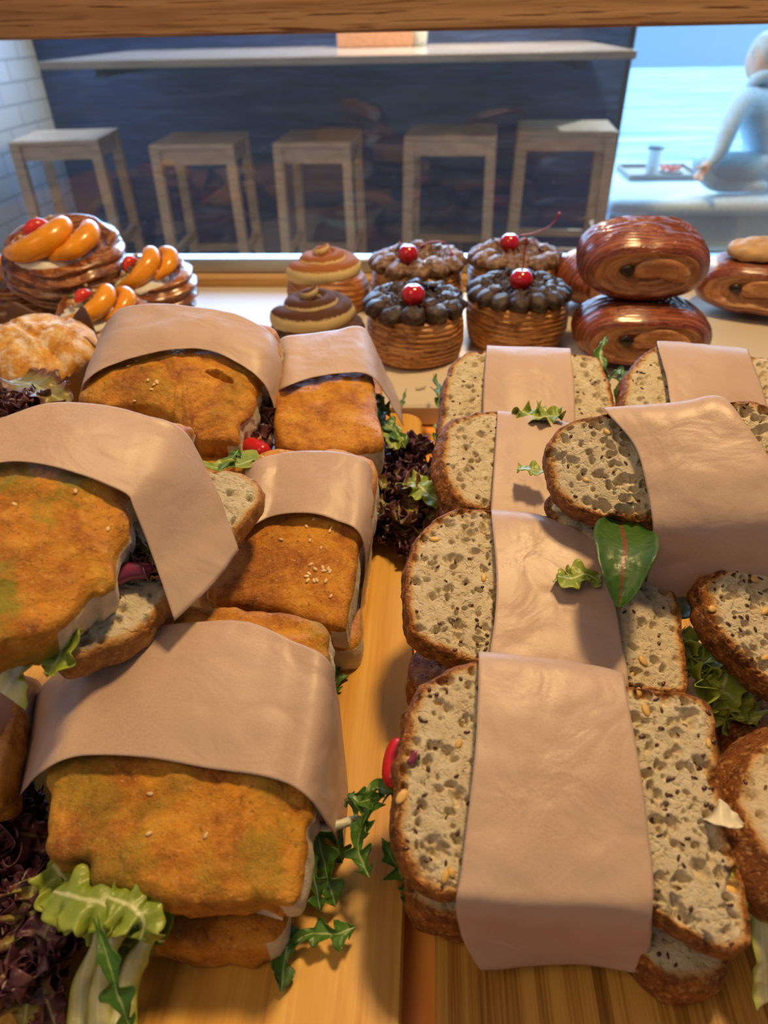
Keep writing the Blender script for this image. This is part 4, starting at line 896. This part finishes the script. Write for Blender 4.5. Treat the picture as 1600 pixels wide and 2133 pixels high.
def swirl(label, r, h, seed, cream, bun, loc):
    t = thing('cream_swirl_bun', label, 'pastry', (0,0,0), 'cocoa-dusted cream swirl buns')
    v, f = lathe([(.0005,0),(r*.86,0),(r*.97,.006),(r,h*.35),(r*.93,h*.62),(r*.75,h*.85),(r*.4,h*.97),(.0005,h)], 96)
    ang = np.arctan2(v[:,1], v[:,0]); v = radial(v, fbm(v, 20, seed, 3)*.002 + .0006*np.sin(v[:,2]*800+ang*4)); link('bun', v, f, bun, t, attrs={'lam': v[:,2]+ang*.009})
    # piped coil rising to a tip: a helical tube of shrinking radius
    n = 300; s = np.linspace(0,1,n); a = s*2*pi*2.35+3.4; R0 = r*.70*(1-s)**.85; rr = .0150*(1-s)**.42+.0012; z = h*.78+.003+s*.026+.010*s**6
    P = np.stack([R0*np.cos(a), R0*np.sin(a), z], 1); vv, ff = tube(P, rr, 20); vv = vv.copy()
    nn = np.zeros(len(vv)); nn[:] = ((vv[:,2]-np.repeat(P[:,2], 20)))/np.repeat(rr, 20); up_ = np.clip((nn-.22)/.6, 0, 1)
    vv = vv + np.stack([fbm(vv, 80, seed, 2)*.0008]*3, 1)
    mb = MB(); mb.add(vv, ff)
    cv, cf = lathe([(.0005,h*.72),(r*.66,h*.72),(r*.45,h*.95),(r*.12,h+.016),(.0005,h+.018)], 60); mb.add(cv, cf)
    mb.link('cream_swirl', [cream], t, attrs={'dust': np.concatenate([up_, np.full(len(cv), .8)])})
    t.location = loc; return t
swirl('orange-brown cream swirl bun at the back, light cocoa dusting', .062, .062, 8, COCOA, BUN, at(674, 664, TZ, .062))
swirl('dark cocoa-dusted cream swirl bun in front, behind the wrapped ciabatta', .064, .042, 9, COCOAD, BUND, at(648, 748, TZ, .062))

def pain(label, w_, h, L, seed, loc, rz, mat=None, tilt=0.0):
    t = thing('chocolate_croissant', label, 'pastry', (0,0,0), 'glazed chocolate croissants')
    na, n = 70, 120; V = []; lam = []
    def sec(W, H, y, zc=0):
        out = []
        for j in range(n):
            a = 2*pi*j/n; c, s = cos(a), sin(a); x = W*abs(c)**.82*(1 if c > 0 else -1); z = H*abs(s)**.9*(1 if s > 0 else -1)
            z = zc + (z if z > 0 else z*.86); out.append((x, y, z + h*.5))
        return out
    for i in range(na):
        a = i/(na-1); y = L*(a-.5)*-1            # back -> front (front = -Y)
        e = abs(2*a-1); k = (1-e**3.2)**.5*.40+.60 if e < 1 else .60; k = max(k, .62)
        V += sec(w_*(k*.55+.45), h*.5*k, -L*(.5-a)); lam += [a*L*1.25]*n
    V = np.array(V); V[:,1] *= -1
    bulge = (1-np.abs(V[:,0]/w_)**2)*.010; V[:,1] += np.sign(-V[:,1])*0
    V[:,1] -= bulge*(V[:,1] < 0)*np.clip(-V[:,1]/(L*.5),0,1); V[:,1] += .6*bulge*np.clip(V[:,1]/(L*.5),0,1)
    lam = np.array(lam) + fbm(V, 16, seed, 2)*.003
    nrm = V - np.array([0,0,h*.5]); nrm[:,1] = 0; nrm /= np.linalg.norm(nrm, axis=1)[:,None]+1e-9
    V = V + nrm*(fbm(V, 22, seed, 3)*.002 + .0007*np.sin(lam*1500+fbm(V,30,seed,2)*2))[:,None]
    f = grid_faces(na, n, True); f.append(tuple(range((na-1)*n, na*n)) if False else tuple(range(n-1,-1,-1)))
    link('rolled_pastry', V, f, mat or PAIN, t, attrs={'lam': lam})
    # the cut end: a rolled spiral face set into the rim
    base = V[:n] if V[:n,1].mean() < V[-n:,1].mean() else V[-n:]; c = base.mean(0); F = []; l2 = []
    for i, k in enumerate(np.linspace(1,0.02,34)):
        P = c + (base-c)*k; ang = np.linspace(0,2*pi,n,endpoint=False); sp = (k*2.4 + ang/(2*pi)) % 1.0
        dep = -.0035*(1-k)**.4*1.0 + .0030*(sp**2) + (1-k)*.0
        P = P.copy(); P[:,1] += -dep*np.clip((1-k)*8, 0, 1) + (1-k)**.5*.002 - .0015*np.clip((1-k)*4,0,1); F.append(P); l2.append(k*.05+ang*.008/6.28)
    F = np.concatenate(F); F[:,1] += fbm(F, 60, seed+1, 3)*.0012
    link('cut_end', F, [q[::-1] for q in grid_faces(34, n, True)], PAINF, t, attrs={'lam': np.concatenate([np.atleast_1d(x) for x in l2])})
    for sx in (-.30,):
        ev, ef = ellips(np.array([c[0]+sx*w_, c[1]-.0015, c[2]+.004]), np.eye(3), (.009,.0035,.006), 14, 10); ev = ev + np.stack([fbm(ev, 200, seed, 2)*.001]*3,1); link('chocolate_stick', ev, ef, DCH, t)
    v_, f_ = blob_v([(c[0]-.22*w_, c[1]-.001, c[2]+.002),(c[0]+.2*w_, c[1]-.003, c[2]+.008),(c[0]+.62*w_, c[1]-.001, c[2]-.004)], .011, .28); link('rolled_flap', v_, f_, PAINF, t, attrs={'lam': v_[:,2]*.6})
    t.location = loc; t.rotation_euler = (tilt, 0, rz); return t
def blob_v(pts, r, flat=1.0):
    P = catmull(np.array(pts), 30); s = np.linspace(0,1,30); rr = r*np.sqrt(np.clip(1-(2*s-1)**4,.02,1)); v, f = tube(P, rr, 14); v = v.copy(); v[:,1] = P[:,1].mean()+(v[:,1]-P[:,1].mean())*flat; return v, f
pain('glossy chocolate croissant, lower one of the stack of two, dark brown',   .079, .076, .085, 11, at(1337, 780, TZ, .046), radians(-3))
pain('glossy chocolate croissant lying on top of the others, rolled end with chocolate in front', .073, .084, .088, 12, at(1340, 640, TZ+.072, .05), radians(-5), tilt=radians(4))
pain('chocolate croissant standing behind the stack, only its left side showing', .075, .078, .085, 13, at(1262, 656, TZ, .05), radians(28))
pain('chocolate croissant at the right picture edge with a small pastry piece on it', .080, .078, .088, 14, at(1585, 672, TZ, .045), radians(-24))
# the almond pastry piece lying on the right croissant
BISC = m_plain('pale_biscuit', (.55,.34,.15), .6)
_p = pz(1572, 540, TZ+.078); v, f = lathe([(.0005,0),(.030,0),(.036,.005),(.033,.014),(.018,.021),(.0005,.023)], 48); v[:,0] *= 1.15; v[:,2] += fbm(v, 70, 3, 3)*.002; v = v + np.array([_p[0]+.012, _p[1]+.02, TZ+.077])
tag(link('pastry_piece', v, f, BISC), 'pale golden biscuit piece with a chocolate crumb end, on the right croissant', 'biscuit')

def fruit(t, kind, pts, r, flat=None, mat=None):
    P = catmull(np.array(pts, float), 26); s = np.linspace(0,1,26); rr = r*np.clip(np.sin(pi*(s*.9+.05)), .12, 1)**.7
    v, f = tube(P, rr, 16); c_ = np.repeat(P, 16, 0); dv = v-c_; v = c_ + dv*np.array([1,.75,.85]) if kind == 'peach_slice' else v; return link(kind, v, f, mat, t)
def danish(label, r, h, seed, loc, rot=(0,0,0), rz=0, big=True, berry=True, fig=False, scale=1.0):
    t = thing('fruit_danish', label, 'pastry', (0,0,0), 'fruit danishes with peach slices'); R = random.Random(seed)
    v, f = lathe([(.0005,0),(r*.70,0),(r*.85,.006),(r*.97,h*.4),(r,h*.62),(r*.92,h*.9),(r*.78,h),(r*.62,h*.90),(r*.3,h*.74),(.0005,h*.72)], 110)
    ang = np.arctan2(v[:,1], v[:,0]); L = v[:,2] + ang*.006 + .006*np.sin(ang*1.0)
    v = radial(v, fbm(v, 18, seed, 3)*.004 + .0034*np.sin(L*430+fbm(v,12,seed+7,2)*3)); v[:,2] += .006*np.sin(ang*1+1)*(v[:,2] > h*.3) + fbm(v, 30, seed+1, 2)*.002
    link('pastry_nest', v, f, DAN, t, attrs={'lam': L})
    cv, cf = lathe([(.0005,h*.70),(r*.66,h*.80),(r*.60,h*.96),(r*.3,h*1.05),(.0005,h*1.06)], 70); cv[:,2] += fbm(cv, 60, seed+2, 4)*.004; cv[:,:2] *= .9; cv[:,0] -= .014; cv[:,1] -= .012; link('cream', cv, cf, CREAM, t)
    z = h*1.10; k = r/.075
    fruit(t, 'peach_slice', [(-.060*k,-.030*k,z-.008),(-.034*k,-.046*k,z+.002),(-.004*k,-.036*k,z+.015),(.010*k,-.010*k,z+.022),(.004*k,.016*k,z+.016)], .0175*k, mat=PEACH)
    fruit(t, 'peach_slice', [(-.002*k,-.044*k,z-.004),(.024*k,-.040*k,z+.006),(.040*k,-.016*k,z+.014),(.038*k,.008*k,z+.014),(.026*k,.024*k,z+.008)], .0145*k, mat=PEACH)
    fruit(t, 'strawberry', [(-.040*k,-.006*k,z+.006),(-.026*k,.004*k,z+.012),(-.012*k,.012*k,z+.010)], .0095*k, mat=BERRY if not fig else FIG)
    mb = MB()
    for q in range(40):
        a = R.uniform(1.6,3.6); d = r*.62*sqrt(R.random()); c = np.array([cos(a)*d, sin(a)*d, z-.002+R.uniform(0,.012)]); ev, ef = ellips(c, np.eye(3), (R.uniform(.0018,.004),R.uniform(.0018,.004),R.uniform(.0015,.003)), 6, 5); mb.add(ev, ef, 0 if R.random() < .7 else 1)
    o = mb.link('nut_crumble', [NUT, HERB], t); o['kind'] = 'stuff'
    t.location = loc; t.rotation_euler = rot; t.scale = (scale,)*3; return t
danish('large fruit danish on top at the left, two peach slices, strawberry and crumbled nuts', .080, .062, 21, at(96, 628, TZ+.050, .080), rot=(radians(14), radians(6), radians(8)))
danish('dark ruffled fruit danish right of the big one, beside the empty stretch of tray', .062, .058, 22, at(298, 676, TZ+.005, .062), rot=(radians(6), radians(-3), radians(35)))
danish('low fruit danish in front, white sugared cream, two large peach slices hanging over its right', .058, .045, 23, at(185, 735, TZ+.010, .050), rot=(radians(12), radians(8), radians(30)))
danish('fruit danish at the left edge with a dark plum berry, under the large one', .066, .055, 24, at(20, 690, TZ, .06), rot=(radians(4), 0, radians(-70)), fig=True)

# floury muffin in a brown paper case, lower left
t = thing('seeded_muffin', 'floury golden muffin with green seeds in a dark paper case at the left', 'muffin', (0,0,0)); _b = pz(78, 862, .90)
mm = M('floury_muffin', .6, .4); _v = mm.co(); _f = mm.noise(_v, 40, 6, .65); _c = mm.ramp(_f, [(.32,(.28,.09,.012)),(.45,(.64,.28,.035)),(.60,(.80,.46,.09)),(.75,(.84,.62,.30))])
_s = mm.n('ShaderNodeSeparateXYZ'); _n = mm.n('ShaderNodeTexCoord'); mm.l(_n.outputs['Object'], _s.inputs[0])
_fl = mm.math('MULTIPLY', mm.val(mm.noise(_v, 75, 5, .75), .48, .62), mm.val(_s.outputs['Z'], .045, .075)); _c = mm.mix(mm.math('MULTIPLY', _fl, .75), _c, (.86,.80,.70)); mm.color(_c); mm.bump(_f, .8, .004); MUF = mm.m
v, f = lathe([(.0005,.03),(.040,.03),(.052,.045),(.060,.058),(.058,.070),(.046,.083),(.024,.090),(.0005,.092)], 90); v[:,0] *= 1.12; v[:,2] += fbm(v, 28, 4, 4)*.006*(v[:,2] > .05); v[:,2] -= .005*np.exp(-((v[:,0]*.6+v[:,1]*.8)/.004)**2)*(v[:,2] > .06)
link('muffin_top', v, f, MUF, t)
mb = MB(); R = random.Random(5)
for q in range(7):
    a = R.random()*6.28; d = .04*R.random(); ev, ef = ellips(np.array([cos(a)*d, sin(a)*d, .0895-d*.35]), np.eye(3), (.0045,.0025,.0018), 10, 7); mb.add(ev, ef)
mb.link('pumpkin_seeds', [HERB], t)
n = 96; rows = []
for i, zz in enumerate(np.linspace(0, 1, 16)):
    row = []
    for j in range(n):
        a = 2*pi*j/n; pet = .055 + .055*max(0, abs(((a/(2*pi)*5+.3) % 1)-.5)*2-.15)*max(.2, sin(a)); rr = .038+.026*zz+.0015*sin(a*9)*zz; row.append((rr*1.1*cos(a), rr*sin(a), pet*zz))
    rows += row
link('paper_case', rows, grid_faces(16, n, True)+[tuple(range(n-1,-1,-1))], CASE, t, thick=.0005)
t.location = (_b[0], _b[1]+.045, .8965)
t.rotation_euler = (radians(10), 0, 0)
t = thing('wrapped_loaf_cake', 'small cake in a pointed brown paper wrapper between muffin and danish', 'cake', (0,0,0)); _b = pz(188, 850, .90)
v, f = lathe([(.0005,.02),(.03,.02),(.036,.045),(.028,.058),(.0005,.062)], 60); link('cake', v, f, MUF, t)
rows = []
for i, zz in enumerate(np.linspace(0, 1, 12)):
    for j in range(64):
        a = 2*pi*j/64; pet = .05 + .045*max(0, abs(((a/(2*pi)*4+.1) % 1)-.5)*2-.3); rr = .030+.014*zz; rows.append((rr*cos(a), rr*sin(a), pet*zz))
link('paper_case', rows, grid_faces(12, 64, True)+[tuple(range(63,-1,-1))], WRAP, t, thick=.0005); t.location = (_b[0]+.012, _b[1]+.065, .8965)
# red lettuce in front of the muffin belongs to the sandwich at the left edge
leaf('red_lettuce_leaf', [pz(*q) for q in [(25,790,1.0),(60,800,1.005),(95,815,1.008),(142,838,1.005)]], .020, PURG, sB, .22, 3, 120, label='purple lettuce leaf with green rib')
frill_clump('red_lettuce_leaf', [pz(*q) for q in [(10,840,.995),(30,860,.995),(60,850,1.0),(20,870,.99),(70,840,1.0)]], PURP, sB, .010, 22, 20, .012)
# chocolate shavings dropped on the tray
for (a, b, lab) in (((395,598),(408,610),'curled chocolate shaving on the white tray beside the dark danish'), ((868,812),(880,806),'small orange-brown pastry crumb on the tray front, left of the rocket')):
    p, q = pz(*a, TZ), pz(*b, TZ); m_ = (p+q)/2+np.array([.006,0,.003]); vv, ff = tube(catmull([p+[0,0,.001], m_, q+[0,0,.001], p*.2+q*.8+[-.006,-.006,.002]], 20), .0013, 6); tag(link('chocolate_shaving' if a[0] < 500 else 'crumb', vv, ff, CHOCM if a[0] < 500 else CIAB), lab, 'crumb')
# ================================================================== BAR THINGS, STREET, PERSON
_p = pY(780, 80, 4.15); tag(link('paper_box', *box(_p[0]-.19, _p[0]+.19, 4.15, 4.42, 1.1225, 1.26, .004), m_plain('orange_box', (.75,.38,.22), .5), smooth=False), 'orange-pink box standing on the bar counter, left of the white cup', 'box')
_p = pY(872, 80, 4.15); v, f = lathe([(.0005,0),(.036,0),(.045,.08),(.047,.10),(.042,.10),(.0005,.095)], 40); v = v+np.array([_p[0], 4.2, 1.1225]); tag(link('paper_cup', v, f, m_plain('white_paper_cup', (.8,.78,.68), .5)), 'white paper cup on the bar counter next to the orange box', 'cup')
CUSH = m_plain('pale_cushion', (.72,.78,.80), .7); BENCHW = m_plain('bench_timber', (.52,.53,.55), .7)
bn = thing('bench', 'low outdoor bench platform with a long pale cushion, outside the shop', 'bench', (2.2, 5.3, 0))
v, f = box(1.12, 3.6, 4.72, 5.9, .18, .285, .03); link('cushion', v, f, CUSH, bn, smooth=True)
add_box('bench_base', BENCHW, 1.15, 3.5, 4.80, 5.85, 0, .18, parent=bn)
tm = m_plain('serving_tray_wood', (.34,.27,.24), .5)
p0, p1 = pz(1320, 372, .30), pz(1445, 372, .30); v, f = box(p0[0]-.02, p1[0]+.05, p0[1], p0[1]+.42, .286, .302, .002); mb = MB(); mb.add(v, f)
for q in (box(p0[0]-.02, p1[0]+.05, p0[1]-.012, p0[1], .286, .325), box(p0[0]-.02, p1[0]+.05, p0[1]+.42, p0[1]+.432, .286, .325), box(p0[0]-.032, p0[0]-.02, p0[1]-.012, p0[1]+.432, .286, .325), box(p1[0]+.05, p1[0]+.062, p0[1]-.012, p0[1]+.432, .286, .325)): mb.add(*q)
tag(mb.link('serving_tray', [tm], smooth=False), 'brown wooden serving tray outside on the pale cushion', 'tray')
_q = pz(1357, 362, .303); ct = thing('takeaway_cup', 'white takeaway coffee cup with a dark lid on the outdoor tray', 'cup', (_q[0], _q[1], .303))
v, f = lathe([(.0005,0),(.040,0),(.052,.158),(.053,.16),(.0005,.16)], 40); v += np.array([_q[0], _q[1], .303]); link('cup_body', v, f, m_plain('cup_white', (.85,.85,.83), .5), ct)
v, f = lathe([(.0005,.16),(.056,.16),(.056,.170),(.046,.178),(.0005,.180)], 40); v += np.array([_q[0], _q[1], .303]); link('cup_lid', v, f, m_plain('dark_lid', (.03,.06,.07), .4), ct)
_q = pz(1397, 358, .303); mb = MB(); R = random.Random(2)
for k in range(9): ev, ef = ellips(np.array([_q[0]+R.uniform(-.06,.06), _q[1]+R.uniform(-.04,.04), .318+R.uniform(0,.02)]), np.eye(3), (.022,.018,.014), 10, 8); mb.add(ev, ef)
v, f = lathe([(.0005,.0),(.07,.0),(.09,.016),(.088,.018),(.06,.006),(.0005,.005)], 40); v += np.array([_q[0], _q[1], .3025]); fp = thing('snack_plate', 'white plate with red food on the outdoor tray, right of the cup', 'plate', (_q[0], _q[1], .3025)); link('plate', v, f, m_plain('plate_white', (.8,.8,.8), .4), fp); mb.link('red_food', [m_plain('red_food_mat', (.75,.12,.08), .4)], fp)
# the seated person
def skin(name, pts, edges, mat, parent, sub=2):
    me = bpy.data.meshes.new(name); b = np.array(parent.location); me.from_pydata([tuple(np.array(p[:3])-b) for p in pts], edges, []); o = bpy.data.objects.new(name, me); COL.objects.link(o); o.parent = parent
    o.modifiers.new('skin', 'SKIN')
    if not me.skin_vertices: me.skin_vertices.new() if hasattr(me.skin_vertices, 'new') else None
    lay = me.skin_vertices[0].data
    for i, p in enumerate(pts): r = p[3]; lay[i].radius = (r, r*(p[4] if len(p) > 4 else 1)); lay[i].use_root = (i == 0)
    o.modifiers.new('sub', 'SUBSURF').levels = sub; o.modifiers['sub'].render_levels = sub; me.materials.append(mat)
    for p in me.polygons: p.use_smooth = True
    o.modifiers['skin'].use_smooth_shade = True; return o
Yp = 4.98
def q(px, py, r, Y=Yp, k=1): p = pY(px, py, Y); return (p[0], p[1], p[2], r, k)
JACK = m_plain('pale_blue_jacket', (.50,.62,.72), .7); TROU = m_plain('blue_trousers', (.36,.52,.62), .8); SKINM = M('skin', .5, .4, (.72,.46,.36)).m; HAIR = m_plain('grey_hair', (.55,.52,.50), .8)
pp = pY(1625, 415, Yp); per = thing('person', 'person in a pale blue jacket sitting cross-legged on the outdoor cushion, leaning forward', 'person', (pp[0], pp[1], .285))
P = [q(1640,350,.15), q(1625,320,.155), q(1600,260,.165), q(1585,215,.14), q(1590,188,.06), q(1592,165,.055), q(1590,130,.092), q(1590,100,.085),
     q(1540,215,.08,4.82), q(1520,262,.062,4.75), q(1500,318,.050,4.72), q(1478,345,.040,4.72), q(1462,362,.028,4.72),
     q(1650,230,.07,5.2), q(1660,290,.055,5.25), q(1600,345,.045,5.1),
     q(1590,355,.100,4.88), q(1520,344,.085,4.86), q(1452,340,.066,4.86), q(1490,382,.052,4.86), q(1560,386,.044,4.84), q(1600,390,.034,4.80),
     q(1680,352,.105,5.2), q(1760,360,.08,5.3), q(1690,385,.05,4.95)]
E_s = [(0,1),(1,2),(2,3),(3,4),(4,5),(5,6),(6,7),(3,8),(8,9),(9,10),(10,11),(11,12),(3,13),(13,14),(14,15),(0,16),(16,17),(17,18),(18,19),(19,20),(20,21),(0,22),(22,23),(23,24)]
BODY = M('clothed_body', .7, .3); BODY.color(BODY.mix(0.0, (.30,.42,.52), (.30,.42,.52))); 
skin('body', [p if i not in () else p for i, p in enumerate(P)], E_s, JACK, per)
v, f = ellips(np.array(q(1588,124,0)[:3]), np.eye(3), (.088,.105,.125), 28, 20); link('head', v + np.stack([fbm(v, 9, 2, 2)*.006]*3, 1), f, SKINM, per)
v, f = ellips(np.array(q(1597,112,0)[:3]), np.eye(3), (.098,.115,.118), 28, 20); link('hair', v + np.stack([fbm(v, 22, 2, 3)*.012]*3, 1), f, HAIR, per)
v, f = tube(catmull(np.array([q(1560,190,0)[:3], q(1572,168,0,4.90)[:3], q(1600,158,0,4.88)[:3], q(1630,170,0)[:3], q(1615,190,0,5.08)[:3]]), 30), .034, 10); link('hood', v, f, JACK, per)
for (a, b, c) in ((1563,130,0),): 
    v, f = ellips(np.array(q(a, b+2, 0)[:3]), np.eye(3), (.018,.014,.022), 12, 9); link('nose', v, f, SKINM, per)
skin('hand', [q(1478,345,.030,4.72), q(1462,358,.026,4.72), q(1450,366,.010,4.71), q(1445,371,.008,4.70), q(1452,369,.010,4.69), q(1447,375,.008,4.68), q(1458,372,.010,4.67), q(1453,378,.008,4.67), q(1463,374,.009,4.66), q(1459,380,.007,4.65), q(1460,348,.010,4.69), q(1449,350,.008,4.68)], [(0,1),(1,2),(2,3),(1,4),(4,5),(1,6),(6,7),(1,8),(8,9),(0,10),(10,11)], SKINM, per, 1)
skin('trousers', [q(1600,356,.110,4.9), q(1520,346,.095,4.86), q(1450,340,.077,4.86), q(1490,382,.062,4.86), q(1560,384,.050,4.84), q(1690,353,.112,5.2)], [(0,1),(1,2),(2,3),(3,4),(0,5)], TROU, per)
